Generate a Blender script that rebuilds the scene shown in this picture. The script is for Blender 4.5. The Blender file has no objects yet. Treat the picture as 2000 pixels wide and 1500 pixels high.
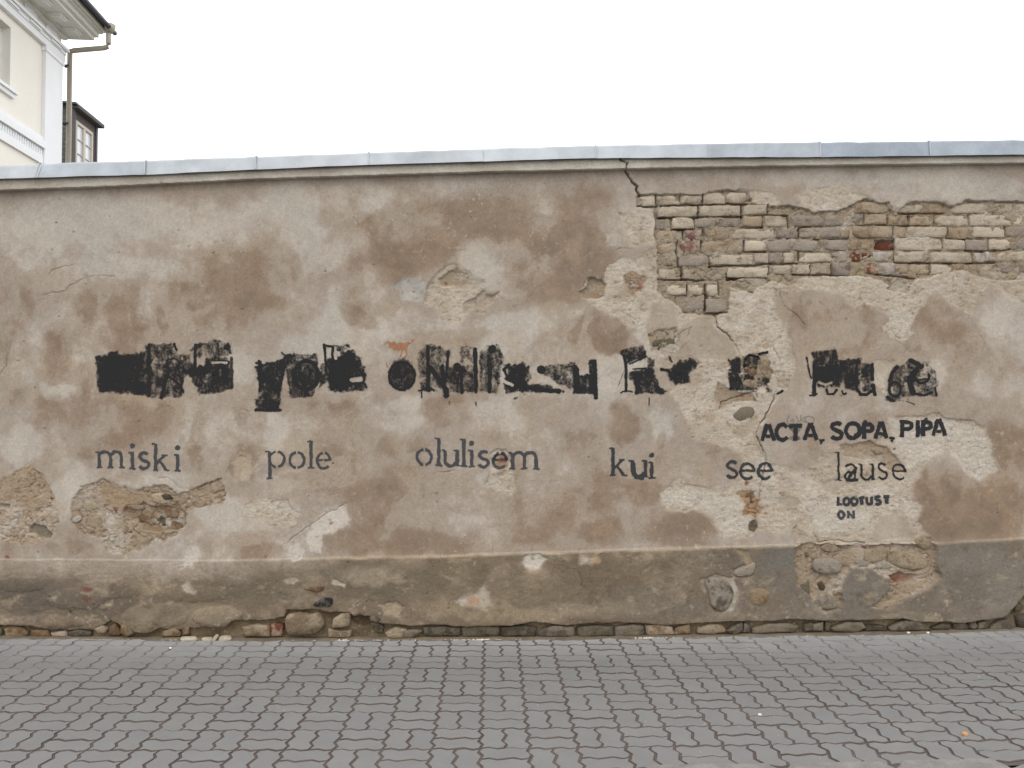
import bpy, bmesh, math, random
import numpy as np
from mathutils import Vector, Matrix

S = bpy.context.scene
COL = S.collection
# ------------------------------------------------------------------ camera
F = 1560.0            # focal length in pixels of a 2000 px wide picture
H = 1.534             # eye height above the pavement
D = 5.28              # distance from the wall
YAW = math.radians(1.4)
PITCH = math.atan(40.0 / F)
cam_d = bpy.data.cameras.new('camera')
cam_d.sensor_width = 36.0
cam_d.lens = F / 2000.0 * 36.0
cam_d.clip_start = 0.05
cam_d.clip_end = 1500
cam = bpy.data.objects.new('camera', cam_d)
COL.objects.link(cam)
cam.location = (0, -D, H)
cam.rotation_euler = (math.pi / 2 + PITCH, 0, -YAW)
S.camera = cam
S.render.resolution_x = 1024
S.render.resolution_y = 768

# ------------------------------------------------------------------ light: bright overcast
SUN_EL, SUN_AZ = math.radians(52), math.radians(200)
W = bpy.data.worlds.new('World')
S.world = W
W.use_nodes = True
nt = W.node_tree
nt.nodes.clear()
out = nt.nodes.new('ShaderNodeOutputWorld')
bg = nt.nodes.new('ShaderNodeBackground')
sky = nt.nodes.new('ShaderNodeTexSky')
sky.sky_type = 'NISHITA'
sky.sun_disc = False
sky.sun_elevation = SUN_EL
sky.sun_rotation = SUN_AZ
sky.dust_density = 4.0
sky.air_density = 1.0
hs = nt.nodes.new('ShaderNodeHueSaturation')
hs.inputs['Saturation'].default_value = 0.12
mx = nt.nodes.new('ShaderNodeMix')            # closed cloud layer over the clear sky
mx.data_type = 'RGBA'
mx.inputs[0].default_value = 0.88
mx.inputs[7].default_value = (13.6, 13.7, 14.0, 1)
nt.links.new(sky.outputs[0], hs.inputs['Color'])
nt.links.new(hs.outputs[0], mx.inputs[6])
nt.links.new(mx.outputs[2], bg.inputs['Color'])
bg.inputs['Strength'].default_value = 0.15
nt.links.new(bg.outputs[0], out.inputs['Surface'])
sd = bpy.data.lights.new('sun', 'SUN')
sd.energy = 0.9
sd.angle = math.radians(35)
sd.color = (1.0, 0.97, 0.93)
so = bpy.data.objects.new('sun', sd)
COL.objects.link(so)
# sun stands behind the camera, a little to its left
so.rotation_euler = (math.radians(90) - SUN_EL, 0, math.radians(-20))
S.view_settings.view_transform = 'Standard'
S.view_settings.look = 'None'
S.view_settings.exposure = 0.0
S.view_settings.gamma = 1.0

# ------------------------------------------------------------------ picture <-> place
cy_, sy_ = math.cos(YAW), math.sin(YAW)
cp_, sp_ = math.cos(PITCH), math.sin(PITCH)
FW = np.array([sy_ * cp_, cy_ * cp_, sp_])
RT = np.array([cy_, -sy_, 0.0])
UPV = np.cross(RT, FW)
CP = np.array([0, -D, H])

def ray(px, py):
    return FW * F + RT * (px - 1000.0) + UPV * (750.0 - py)

def onwall(px, py, Y=0.0):
    r = ray(px, py)
    t = (Y + D) / r[1]
    p = CP + r * t
    return float(p[0]), float(p[2])

def proj(x, y, z):
    dx, dy, dz = x, y + D, z - H
    w = dx * FW[0] + dy * FW[1] + dz * FW[2]
    u = dx * RT[0] + dy * RT[1] + dz * RT[2]
    v = dx * UPV[0] + dy * UPV[1] + dz * UPV[2]
    return 1000 + F * u / w, 750 - F * v / w

def gz(x):                        # the street rises a little to both sides
    return 0.0029 * np.minimum(np.abs(x), 5.0) ** 2

# ------------------------------------------------------------------ helpers
def lin(r, g, b, k=0.80):
    def f(c):
        c /= 255.0
        return c / 12.92 if c <= 0.04045 else ((c + 0.055) / 1.055) ** 2.4
    return np.array([f(r) * k, f(g) * k, f(b) * k])

rng = np.random.default_rng(7)
TAB = rng.random((64, 512, 512)).astype(np.float32)

def vn(u, v, s, seed):
    x = u / s + seed * 13.37
    y = v / s + seed * 7.91
    xi = np.floor(x).astype(np.int32)
    yi = np.floor(y).astype(np.int32)
    fx = (x - xi).astype(np.float32)
    fy = (y - yi).astype(np.float32)
    fx = fx * fx * (3 - 2 * fx)
    fy = fy * fy * (3 - 2 * fy)
    T = TAB[seed % 64]
    a = T[xi & 511, yi & 511]
    b = T[(xi + 1) & 511, yi & 511]
    c = T[xi & 511, (yi + 1) & 511]
    d = T[(xi + 1) & 511, (yi + 1) & 511]
    return (a * (1 - fx) + b * fx) * (1 - fy) + (c * (1 - fx) + d * fx) * fy

def fbm(u, v, s, seed, n=4, g=0.5):
    r = 0
    a = 1.0
    t = 0
    for i in range(n):
        r = r + a * (vn(u, v, s, seed + i * 5) - 0.5)
        t += a
        a *= g
        s *= 0.5
    return r / t * 2          # about -1..1

def ss(x, a, b):
    t = np.clip((x - a) / (b - a), 0, 1)
    return t * t * (3 - 2 * t)

def seg_d(u, v, x0, y0, x1, y1):
    dx, dy = x1 - x0, y1 - y0
    L = dx * dx + dy * dy + 1e-9
    t = np.clip(((u - x0) * dx + (v - y0) * dy) / L, 0, 1)
    return np.hypot(u - x0 - t * dx, v - y0 - t * dy)

def line_d(u, v, pts):
    d = np.full(u.shape, 1e6)
    for (a, b) in zip(pts[:-1], pts[1:]):
        d = np.minimum(d, seg_d(u, v, a[0], a[1], b[0], b[1]))
    return d

def poly_sd(u, v, pts, closed=True):      # positive inside
    d = np.full(u.shape, 1e6)
    ins = np.zeros(u.shape, bool)
    n = len(pts)
    for i in range(n):
        x0, y0 = pts[i]
        x1, y1 = pts[(i + 1) % n]
        d = np.minimum(d, seg_d(u, v, x0, y0, x1, y1))
        c = ((y0 > v) != (y1 > v))
        if y1 != y0:
            xs = (x1 - x0) * (v - y0) / (y1 - y0) + x0
            ins ^= c & (u < xs)
    return np.where(ins, d, -d)

def bbox_sub(U, V, pts, m):
    xs = [p[0] for p in pts]
    ys = [p[1] for p in pts]
    ok = (U > min(xs) - m) & (U < max(xs) + m) & (V > min(ys) - m) & (V < max(ys) + m)
    return ok

def psd(U, V, pts, m=40):
    r = np.full(U.shape, -float(m))
    ok = bbox_sub(U, V, pts, m)
    if ok.any():
        r[ok] = poly_sd(U[ok], V[ok], pts)
    return r

def ld(U, V, pts, m=14):
    r = np.full(U.shape, float(m))
    ok = bbox_sub(U, V, pts, m)
    if ok.any():
        r[ok] = line_d(U[ok], V[ok], pts)
    return r

def curve(pts):
    xs = np.array([p[0] for p in pts], float)
    ys = np.array([p[1] for p in pts], float)
    return lambda u: np.interp(u, xs, ys)

def mesh(name, verts, faces, mat=None, parent=None, smooth=False):
    me = bpy.data.meshes.new(name)
    me.from_pydata([tuple(map(float, v)) for v in verts], [], [tuple(f) for f in faces])
    me.update()
    if smooth:
        me.polygons.foreach_set('use_smooth', [True] * len(me.polygons))
    o = bpy.data.objects.new(name, me)
    COL.objects.link(o)
    if mat:
        me.materials.append(mat)
    if parent:
        o.parent = parent
    return o

def empty(name, loc=(0, 0, 0), parent=None):
    o = bpy.data.objects.new(name, None)
    o.empty_display_size = 0.2
    COL.objects.link(o)
    o.location = loc
    if parent:
        o.parent = parent
    return o

def tag(o, label=None, cat=None, group=None, kind=None):
    if label: o['label'] = label
    if cat: o['category'] = cat
    if group: o['group'] = group
    if kind: o['kind'] = kind
    return o

def boxes(name, bl, mat, parent=None, M=None):
    vs, fs = [], []
    for (x0, x1, y0, y1, z0, z1) in bl:
        b = len(vs)
        for x, y, z in ((x0, y0, z0), (x1, y0, z0), (x1, y1, z0), (x0, y1, z0), (x0, y0, z1), (x1, y0, z1), (x1, y1, z1), (x0, y1, z1)):
            p = Vector((x, y, z))
            if M is not None:
                p = M @ p
            vs.append(p)
        for f in ((0, 3, 2, 1), (4, 5, 6, 7), (0, 1, 5, 4), (1, 2, 6, 5), (2, 3, 7, 6), (3, 0, 4, 7)):
            fs.append([b + i for i in f])
    return mesh(name, vs, fs, mat, parent)

# ------------------------------------------------------------------ materials
def new_mat(name):
    m = bpy.data.materials.new(name)
    m.use_nodes = True
    n = m.node_tree
    n.nodes.clear()
    o = n.nodes.new('ShaderNodeOutputMaterial')
    p = n.nodes.new('ShaderNodeBsdfPrincipled')
    n.links.new(p.outputs[0], o.inputs[0])
    return m, n, p

def N(n, t, **k):
    x = n.nodes.new(t)
    for a, b in k.items():
        setattr(x, a, b)
    return x

def noise(n, scale, detail=6, rough=0.6, co=None):
    x = n.nodes.new('ShaderNodeTexNoise')
    x.inputs['Scale'].default_value = scale
    x.inputs['Detail'].default_value = detail
    x.inputs['Roughness'].default_value = rough
    if co is not None:
        n.links.new(co, x.inputs['Vector'])
    return x

def ramp(n, stops, inp):
    x = n.nodes.new('ShaderNodeValToRGB')
    e = x.color_ramp.elements
    while len(e) < len(stops):
        e.new(0.5)
    for i, (p, c) in enumerate(stops):
        e[i].position = p
        e[i].color = (c[0], c[1], c[2], 1)
    n.links.new(inp, x.inputs[0])
    return x

def mix(n, a, b, fac, mode='MIX'):
    x = n.nodes.new('ShaderNodeMix')
    x.data_type = 'RGBA'
    x.blend_type = mode
    for sock, val in ((x.inputs[0], fac), (x.inputs[6], a), (x.inputs[7], b)):
        if hasattr(val, 'is_linked'):
            n.links.new(val, sock)
        elif isinstance(val, (int, float)):
            sock.default_value = val
        else:
            sock.default_value = (val[0], val[1], val[2], 1)
    return x.outputs[2]

def geo_pos(n):
    return n.nodes.new('ShaderNodeNewGeometry').outputs['Position']

def bump(n, p, h, strength, dist):
    b = n.nodes.new('ShaderNodeBump')
    if hasattr(strength, 'is_linked'):
        n.links.new(strength, b.inputs['Strength'])
    else:
        b.inputs['Strength'].default_value = strength
    b.inputs['Distance'].default_value = dist
    n.links.new(h, b.inputs['Height'])
    n.links.new(b.outputs[0], p.inputs['Normal'])

def simple_mat(name, col, rough=0.85, sc=30, amt=0.12, bs=0.3, bd=0.004, metal=0.0, objrand=0.0, coords='pos'):
    m, n, p = new_mat(name)
    co = geo_pos(n) if coords == 'pos' else n.nodes.new('ShaderNodeTexCoord').outputs['Object']
    a = noise(n, sc, 8, 0.65, co)
    b = noise(n, sc * 0.12, 4, 0.5, co)
    c0 = np.array(col)
    r1 = ramp(n, [(0.3, c0 * (1 - amt)), (0.7, c0 * (1 + amt))], a.outputs[0])
    r2 = ramp(n, [(0.3, (1 - amt,) * 3), (0.7, (1 + amt * .6,) * 3)], b.outputs[0])
    c = mix(n, r1.outputs[0], r2.outputs[0], 1.0, 'MULTIPLY')
    if objrand:
        oi = n.nodes.new('ShaderNodeObjectInfo')
        r3 = ramp(n, [(0, (1 - objrand,) * 3), (1, (1 + objrand,) * 3)], oi.outputs['Random'])
        c = mix(n, c, r3.outputs[0], 1.0, 'MULTIPLY')
    n.links.new(c, p.inputs['Base Color'])
    p.inputs['Roughness'].default_value = rough
    p.inputs['Metallic'].default_value = metal
    bump(n, p, a.outputs[0], bs, bd)
    return m

# wall skin: pigment comes from the mesh attribute, grain from noise
def skin_mat():
    m, n, p = new_mat('weathered_lime_plaster')
    co = geo_pos(n)
    at = N(n, 'ShaderNodeAttribute', attribute_name='pigment')
    ro = N(n, 'ShaderNodeAttribute', attribute_name='coarse')
    f1 = noise(n, 260, 5, 0.7, co)
    f2 = noise(n, 70, 8, 0.7, co)
    f3 = noise(n, 900, 2, 0.5, co)
    c = mix(n, at.outputs['Color'], ramp(n, [(0.28, (0.80, 0.79, 0.77)), (0.5, (1.0, 1.0, 1.0)), (0.72, (1.13, 1.13, 1.13))], f1.outputs[0]).outputs[0], 1.0, 'MULTIPLY')
    c = mix(n, c, ramp(n, [(0.28, (0.86, 0.85, 0.83)), (0.5, (1.0, 1.0, 1.0)), (0.7, (1.10, 1.10, 1.10))], f2.outputs[0]).outputs[0], 1.0, 'MULTIPLY')
    # dark grit, a few specks only
    c = mix(n, c, ramp(n, [(0.0, (0.35, 0.3, 0.25)), (0.27, (0.45, 0.4, 0.35)), (0.31, (1, 1, 1))], f3.outputs[0]).outputs[0], 0.55, 'MULTIPLY')
    # streaky brown crumbs where the rough coat shows
    mp = N(n, 'ShaderNodeMapping')
    n.links.new(co, mp.inputs[0])
    mp.inputs['Scale'].default_value = (34, 34, 46)
    f4 = noise(n, 1.0, 6, 0.7, mp.outputs[0])
    k = ramp(n, [(0.0, (0.5, 0.42, 0.34)), (0.34, (0.72, 0.64, 0.55)), (0.43, (1, 1, 1))], f4.outputs[0])
    c = mix(n, c, mix(n, (1, 1, 1), k.outputs[0], ro.outputs['Fac']), 1.0, 'MULTIPLY')
    n.links.new(c, p.inputs['Base Color'])
    p.inputs['Roughness'].default_value = 0.93
    p.inputs['Specular IOR Level'].default_value = 0.2
    add = N(n, 'ShaderNodeMath', operation='ADD')
    n.links.new(f1.outputs[0], add.inputs[0])
    mu = N(n, 'ShaderNodeMath', operation='MULTIPLY')
    n.links.new(f4.outputs[0], mu.inputs[0])
    mu2 = N(n, 'ShaderNodeMath', operation='MULTIPLY')
    n.links.new(ro.outputs['Fac'], mu2.inputs[0])
    mu2.inputs[1].default_value = 4.0
    n.links.new(mu2.outputs[0], mu.inputs[1])
    n.links.new(mu.outputs[0], add.inputs[1])
    bump(n, p, add.outputs[0], 0.7, 0.005)
    return m

def paint_mat(name, col, speck=0.5):
    m, n, p = new_mat(name)
    o = [x for x in n.nodes if x.type == 'OUTPUT_MATERIAL'][0]
    co = geo_pos(n)
    at = N(n, 'ShaderNodeAttribute', attribute_name='cover')
    g = noise(n, 240, 4, 0.75, co)
    # cover + (grain-0.5)*speck, sharpened
    s1 = N(n, 'ShaderNodeMath', operation='SUBTRACT')
    n.links.new(g.outputs[0], s1.inputs[0])
    s1.inputs[1].default_value = 0.5
    s2 = N(n, 'ShaderNodeMath', operation='MULTIPLY_ADD')
    n.links.new(s1.outputs[0], s2.inputs[0])
    s2.inputs[1].default_value = speck
    n.links.new(at.outputs['Fac'], s2.inputs[2])
    mr = N(n, 'ShaderNodeMapRange')
    n.links.new(s2.outputs[0], mr.inputs[0])
    mr.inputs[1].default_value = 0.12
    mr.inputs[2].default_value = 0.85
    mr.inputs[3].default_value = 0.0
    mr.inputs[4].default_value = 0.97
    tr = N(n, 'ShaderNodeBsdfTransparent')
    ms = N(n, 'ShaderNodeMixShader')
    n.links.new(mr.outputs[0], ms.inputs[0])
    n.links.new(tr.outputs[0], ms.inputs[1])
    n.links.new(p.outputs[0], ms.inputs[2])
    n.links.new(ms.outputs[0], o.inputs[0])
    c = ramp(n, [(0.3, np.array(col) * 0.8), (0.7, np.array(col) * 1.3)], g.outputs[0])
    n.links.new(c.outputs[0], p.inputs['Base Color'])
    p.inputs['Roughness'].default_value = 0.85
    p.inputs['Specular IOR Level'].default_value = 0.12
    return m

def brick_mat(name, body, lime, amount):
    m, n, p = new_mat(name)
    co = geo_pos(n)
    oi = n.nodes.new('ShaderNodeObjectInfo')
    a = noise(n, 16, 7, 0.65, co)
    b = noise(n, 110, 6, 0.75, co)
    ad = N(n, 'ShaderNodeMath', operation='MULTIPLY_ADD')
    n.links.new(oi.outputs['Random'], ad.inputs[0])
    ad.inputs[1].default_value = 0.22
    n.links.new(a.outputs[0], ad.inputs[2])
    body, lime = np.array(body), np.array(lime)
    e = 0.61 - (amount - 0.5) * 0.5
    f = ramp(n, [(e - 0.05, (0, 0, 0)), (e + 0.05, (1, 1, 1))], ad.outputs[0])
    cb = ramp(n, [(0.25, body * 0.62), (0.55, body), (0.8, body * 1.25)], b.outputs[0])
    cl = ramp(n, [(0.25, lime * 0.55), (0.42, lime * 0.9), (0.6, lime), (0.8, lime * 1.16)], b.outputs[0])
    c = mix(n, cb.outputs[0], cl.outputs[0], f.outputs[0])
    c = mix(n, c, ramp(n, [(0, (0.90, 0.89, 0.88)), (1, (1.08, 1.07, 1.05))], oi.outputs['Random']).outputs[0], 1.0, 'MULTIPLY')
    g = noise(n, 7, 7, 0.7, co)
    c = mix(n, c, ramp(n, [(0.32, (0.62, 0.58, 0.52)), (0.5, (1, 1, 1)), (0.7, (1.12, 1.11, 1.1))], g.outputs[0]).outputs[0], 1.0, 'MULTIPLY')
    n.links.new(c, p.inputs['Base Color'])
    p.inputs['Roughness'].default_value = 0.95
    p.inputs['Specular IOR Level'].default_value = 0.2
    h2 = noise(n, 38, 8, 0.75, co)
    bump(n, p, h2.outputs[0], 0.9, 0.022)
    return m
M_SKIN = skin_mat()
LIME = lin(201, 187, 167)
M_BR_LIME = brick_mat('lime_smeared_brick', lin(128, 96, 80), LIME, 0.92)
M_BR_GREY = brick_mat('grey_weathered_brick', lin(132, 118, 108), lin(162, 150, 137), 0.8)
M_BR_TAN = brick_mat('tan_weathered_brick', lin(150, 128, 104), lin(178, 160, 136), 0.7)
M_BR_ROSE = brick_mat('rose_brick', lin(142, 108, 98), lin(182, 166, 150), 0.66)
M_BR_RED = brick_mat('bare_red_brick', lin(116, 70, 54), lin(164, 138, 118), 0.42)
M_BR_WHITE = brick_mat('whitewashed_brick', lin(160, 150, 142), lin(196, 186, 176), 0.95)
M_BR_DARK = brick_mat('damp_dark_stone', lin(84, 76, 64), lin(110, 102, 86), 0.55)
M_ST_GREY = brick_mat('grey_fieldstone', lin(98, 89, 78), lin(128, 117, 101), 0.6)
M_ST_SPK = brick_mat('speckled_granite_cobble', lin(106, 97, 86), lin(158, 148, 133), 0.72)
M_ST_PALE = brick_mat('pale_fieldstone', lin(140, 122, 100), lin(168, 152, 128), 0.7)
M_FLINT = brick_mat('black_flint', lin(52, 52, 54), lin(120, 116, 108), 0.35)
M_ST_BROWN = brick_mat('brown_fieldstone', lin(124, 100, 76), lin(150, 130, 104), 0.5)

# profile lines of the wall, measured on the photograph (picture pixels)
v_top = curve([(-1600, 410), (0, 322), (285, 313), (500, 305), (720, 297), (940, 290), (1163, 284), (1378, 280), (1600, 277), (1815, 275), (2000, 273), (3500, 255)])
v_cb = curve([(-1600, 433), (0, 349), (284, 341), (500, 331), (720, 322), (940, 315.5), (1150, 309), (1378, 307.5), (1600, 306.5), (2000, 302), (3500, 280)])
v_cor = curve([(-1600, 455), (0, 371), (250, 362), (500, 349), (750, 341), (950, 335), (1220, 329), (1600, 322), (2000, 318), (3500, 298)])
v_cor0 = v_cor
v_cor = lambda u: v_cor0(u) + 4.0            # the band stands 4 cm nearer than the plane it was measured on
v_pl = curve([(-400, 1094), (0, 1092), (250, 1094), (470, 1094), (700, 1088), (850, 1085), (1000, 1080), (1150, 1077), (1260, 1072), (1400, 1069), (1560, 1064), (1830, 1061), (2000, 1052), (2400, 1045)])

def wall_grid():
    step = 0.0052
    core = np.arange(-3.62, 3.62, step)
    g = [core[0]]
    s = step
    left = []
    x = core[0]
    while x > -9.0:
        s = min(s * 1.08, 0.06)
        x -= s
        left.append(x)
    s = step
    x = core[-1]
    right = []
    while x < 9.0:
        s = min(s * 1.08, 0.06)
        x += s
        right.append(x)
    xs = np.array(left[::-1] + list(core) + right)
    zs = np.arange(-0.06, 3.42, step)
    return xs, zs

XS, ZS = wall_grid()
X, Z = np.meshgrid(XS, ZS)            # rows = z
U, V = proj(X, np.zeros_like(X), Z)
U = U.astype(np.float32); V = V.astype(np.float32)
wu = fbm(U, V, 46, 1, 5) * 9
wv = fbm(U, V, 46, 2, 5) * 9
UW, VW = U + wu, V + wv                # softly wandering copy of the picture coordinates
UB, VB = U + wu * 1.9, V + wv * 1.9
wu2 = fbm(U, V, 12, 3, 3, .6) * 4.2
wv2 = fbm(U, V, 12, 4, 3, .6) * 4.2
UE, VE = U + wu2, V + wv2              # ragged copy, for broken edges

def win(u0, u1, v0, v1, m=0):
    x0, z0 = onwall(u0 - m, v1 + m); x1, z1 = onwall(u1 + m, v0 - m)
    c0, c1 = np.searchsorted(XS, x0 - .06), np.searchsorted(XS, x1 + .06)
    r0, r1 = np.searchsorted(ZS, z0 - .06), np.searchsorted(ZS, z1 + .06)
    return (slice(max(0, r0 - 1), min(len(ZS), r1 + 1)), slice(max(0, c0 - 1), min(len(XS), c1 + 1)))

def pwin(pts, m=30):
    return win(min(p[0] for p in pts), max(p[0] for p in pts), min(p[1] for p in pts), max(p[1] for p in pts), m)

def blob(cx, cy, rx, ry, ang=0, soft=0.5, e=None):
    """0..1 spot; soft = share of the radius that fades"""
    R_ = max(rx, ry) * (1 + soft) + 24
    w = win(cx - R_, cx + R_, cy - R_, cy + R_)
    a = math.radians(ang)
    uu = UB[w] - cx
    vv = VB[w] - cy
    p = (uu * math.cos(a) + vv * math.sin(a)) / rx
    q = (-uu * math.sin(a) + vv * math.cos(a)) / ry
    r = np.sqrt(p * p + q * q)
    return w, 1 - ss(r, 1 - soft, 1 + soft)

# pigments
C_PALE = lin(190, 180, 166)
C_MID = lin(165, 149, 131)
C_BROWN = lin(143, 122, 102)
C_DARK = lin(126, 110, 92)
C_GREY = lin(160, 155, 148)
C_UNDER = lin(190, 177, 159)
C_UNDER2 = lin(160, 142, 120)
C_WHITE = lin(200, 191, 178)
C_BED = lin(152, 136, 112)
C_PLTH = lin(121, 106, 89)
C_PLTH2 = lin(148, 131, 111)
C_PLG = lin(117, 110, 101)

# ---- damp map: 0 pale .. 1 brown
damp = 0.36 + 0.30 * fbm(UW, VW * 1.1, 150, 10, 5, .55)
DB = [ # cx cy rx ry angle soft strength
 (215,585,55,32,-15,.5,.5),(165,605,24,42,10,.3,.35),(228,612,22,34,0,.4,.35),(165,622,18,12,30,.3,.25),
 (270,622,13,30,-18,.25,.38),(312,628,12,34,-8,.25,.38),(235,655,45,30,0,.3,.4),(430,575,95,80,-30,.4,.5),(370,575,40,22,0,.4,.35),
 (12,640,18,70,5,.4,.5),(48,605,18,50,15,.4,.4),(120,655,28,26,0,.4,.3),(110,690,30,42,0,.3,.45),(165,745,13,36,0,.3,.35),
 (100,800,32,26,40,.4,.5),(75,836,20,20,0,.4,.4),(250,822,110,40,-8,.5,.42),(200,870,60,14,-20,.4,.3),(386,850,13,36,8,.4,.4),(382,895,12,20,-15,.4,.38),
 (165,888,13,20,20,.4,.35),(30,775,26,18,0,.5,.3),(520,500,60,30,0,.4,.3),(515,560,70,40,0,.5,.35),(515,590,60,12,5,.5,.4),(572,528,14,26,0,.4,.35),
 (680,545,34,44,15,.4,.4),(665,455,30,22,0,.5,.25),(640,425,30,16,-10,.5,.2),(700,622,44,18,28,.25,.5),(735,480,13,50,-12,.4,.3),(722,440,22,18,0,.5,.2),
 (860,440,150,52,-6,.4,.5),(960,420,90,45,0,.4,.35),(770,500,50,34,0,.5,.3),(775,535,36,24,0,.4,.4),(820,500,90,30,0,.5,.3),(640,550,26,16,-25,.5,.25),(592,615,20,16,0,.4,.3),
 (1000,470,90,34,0,.5,.3),(1150,420,66,60,0,.4,.48),(1120,480,90,46,0,.4,.42),(1080,535,100,56,15,.4,.55),(1060,560,120,34,-8,.5,.3),(1170,500,50,34,0,.5,.35),
 (1185,656,34,34,0,.18,.6),(1215,672,40,16,10,.25,.45),(1125,645,9,34,18,.3,.35),(1150,640,30,40,30,.6,.2),(860,660,60,16,0,.5,.25),(925,665,40,16,-10,.5,.25),
 (480,885,22,28,0,.3,.4),(472,815,18,16,0,.25,.35),(467,915,22,20,0,.3,.6),(640,792,66,20,0,.5,.4),(660,782,30,12,0,.5,.3),(762,872,24,22,0,.5,.4),(640,880,30,10,0,.5,.25),
 (812,868,26,18,0,.5,.35),(740,980,76,40,5,.5,.5),(770,945,50,28,0,.5,.35),(510,1080,44,13,-4,.4,.55),(715,1050,100,34,-4,.4,.5),(850,1062,90,22,0,.5,.5),(900,1040,50,20,0,.5,.2),
 (868,800,48,32,0,.22,.42),(552,914,28,9,-18,.4,.5),(568,937,14,8,0,.4,.4),(575,770,40,18,0,.5,.2),(690,600,30,16,0,.5,.2),(1215,832,30,40,0,.25,.8),(1290,872,13,34,12,.3,.35),
 (1125,822,50,30,0,.5,.35),(1150,870,50,40,0,.5,.3),(1180,960,70,44,0,.5,.4),(1258,960,46,26,10,.4,.45),(1290,1025,90,30,0,.4,.5),(1185,1045,50,24,0,.5,.45),(1350,1035,54,34,0,.4,.45),
 (1000,1000,70,40,0,.5,.2),(1110,1000,60,40,0,.5,.3),(900,960,50,20,0,.5,.2),(1010,960,14,50,0,.5,.3),(1040,1050,40,20,0,.5,.3),
 (1620,630,90,56,0,.5,.4),(1660,600,50,24,0,.4,.35),(1700,700,60,30,30,.5,.25),(1835,630,54,46,30,.3,.5),(1885,690,56,50,40,.4,.45),(1800,660,40,50,0,.4,.3),(1960,710,34,36,0,.4,.25),
 (1765,620,34,34,0,.4,.25),(1650,900,60,30,0,.5,.3),(1700,830,40,24,0,.4,.4),(1560,830,60,40,0,.5,.25),(1830,945,50,40,0,.25,.6),(1870,1000,90,60,0,.4,.6),(1960,870,50,50,0,.4,.5),
 (1830,990,40,70,0,.3,.5),(1950,1000,70,60,0,.5,.45),(1748,1035,46,38,0,.2,.6),(1500,850,20,30,0,.4,.2),(1960,860,36,50,0,.4,.3),(1885,1035,60,16,0,.4,.2),
 (130,1072,44,14,0,.4,.4),(240,1010,20,10,0,.5,.3),(640,965,60,12,0,.5,.15),(1370,870,40,40,0,.5,.25),(1420,900,40,40,0,.5,.25),(345,1030,30,20,0,.5,.1),
]
for cx, cy, rx, ry, a, so_, st in DB:
    w, f = blob(cx, cy, rx, ry, a, so_)
    damp[w] += f * st * 0.78
PB = [
 (1060,402,22,13,10,.4,.5),(960,495,66,26,-8,.5,.5),(1060,505,12,7,0,.3,.6),(950,545,70,34,8,.5,.45),(1198,416,34,32,0,.5,.45),(1120,760,60,30,0,.5,.3),
 (110,762,36,22,0,.25,.5),(40,870,40,34,0,.4,.45),(130,975,56,40,0,.4,.45),(300,960,70,26,0,.4,.45),(780,810,66,34,0,.5,.45),(540,850,24,44,10,.4,.45),(590,990,50,20,0,.5,.2),
 (970,812,60,34,0,.5,.4),(920,1040,44,34,0,.5,.45),(1290,835,26,36,0,.4,.5),(120,430,150,50,0,.6,.35),(330,430,120,50,0,.6,.3),(560,400,60,40,0,.6,.4),(600,470,40,60,20,.5,.35),
 (730,400,20,30,30,.6,.35),(610,690,50,26,0,.5,.35),(460,720,30,40,0,.5,.35),(720,560,60,26,0,.6,.2),(1010,630,70,24,-10,.5,.4),(990,665,60,20,-10,.5,.4),(700,680,60,30,0,.6,.25),
 (480,1010,80,34,0,.4,.4),(430,1000,40,30,0,.4,.4),(1030,845,60,30,0,.5,.2),(1900,370,90,24,0,.6,.4),(1700,345,200,20,0,.6,.3),(1560,350,80,20,0,.6,.2),(1240,690,26,40,0,.5,.4),
 (1290,620,34,40,0,.4,.45),(1320,600,26,30,0,.4,.35),(1255,600,46,30,0,.5,.3),(1120,590,26,26,0,.5,.35),(740,640,40,20,20,.5,.2),(865,530,26,16,0,.5,.15),(60,480,60,60,0,.6,.3),
 (240,520,90,30,0,.6,.25),(300,530,60,20,20,.5,.2),(70,650,20,30,0,.5,.3),(60,720,30,30,0,.5,.2),(1700,790,60,30,0,.5,.1),(1960,650,60,60,0,.5,.3),(1870,740,90,50,0,.5,.25),
 (340,930,60,14,0,.4,.3),(1000,740,50,30,0,.5,.2),(380,800,20,50,0,.5,.1),(560,1050,60,30,0,.5,.2),(1070,900,40,30,0,.6,.15),(1180,740,30,50,0,.5,.25),(1550,790,60,20,0,.5,.25),
 (430,640,12,30,0,.5,.25),(280,600,10,40,0,.4,.3),(650,630,30,30,0,.5,.3),(660,520,14,60,15,.5,.2),
]
for cx, cy, rx, ry, a, so_, st in PB:
    w, f = blob(cx, cy, rx, ry, a, so_)
    damp[w] -= f * st * 0.75
# the damp fringe keeps broken, cloudy edges
damp = damp + 0.22 * fbm(UB, VB, 70, 13, 4, .6) + 0.20 * fbm(U, V, 30, 14, 5, .65) + 0.09 * fbm(U, V, 9, 17, 3, .6)
damp = damp + 0.10 * fbm(U * 1.6, V * .45, 22, 15, 4, .65) + 0.085 * fbm(U, V, 4.2, 16, 2, .7)
veil = np.clip(fbm(UB * 1.1, VB, 95, 18, 5, .62) * 1.5 - .12, 0, .5)      # thin chalky veils over stain and plaster alike
damp = damp * (1 - veil) + .08 * veil
damp = np.clip(damp, 0, 1.25)
grey = np.clip(0.42 + 0.65 * fbm(UW, VW, 120, 21, 4) + 0.25 * ss(V, 520, 330), 0, 1)

def lerp3(a, b, t):
    return a + (b - a) * t[..., None]

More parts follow.
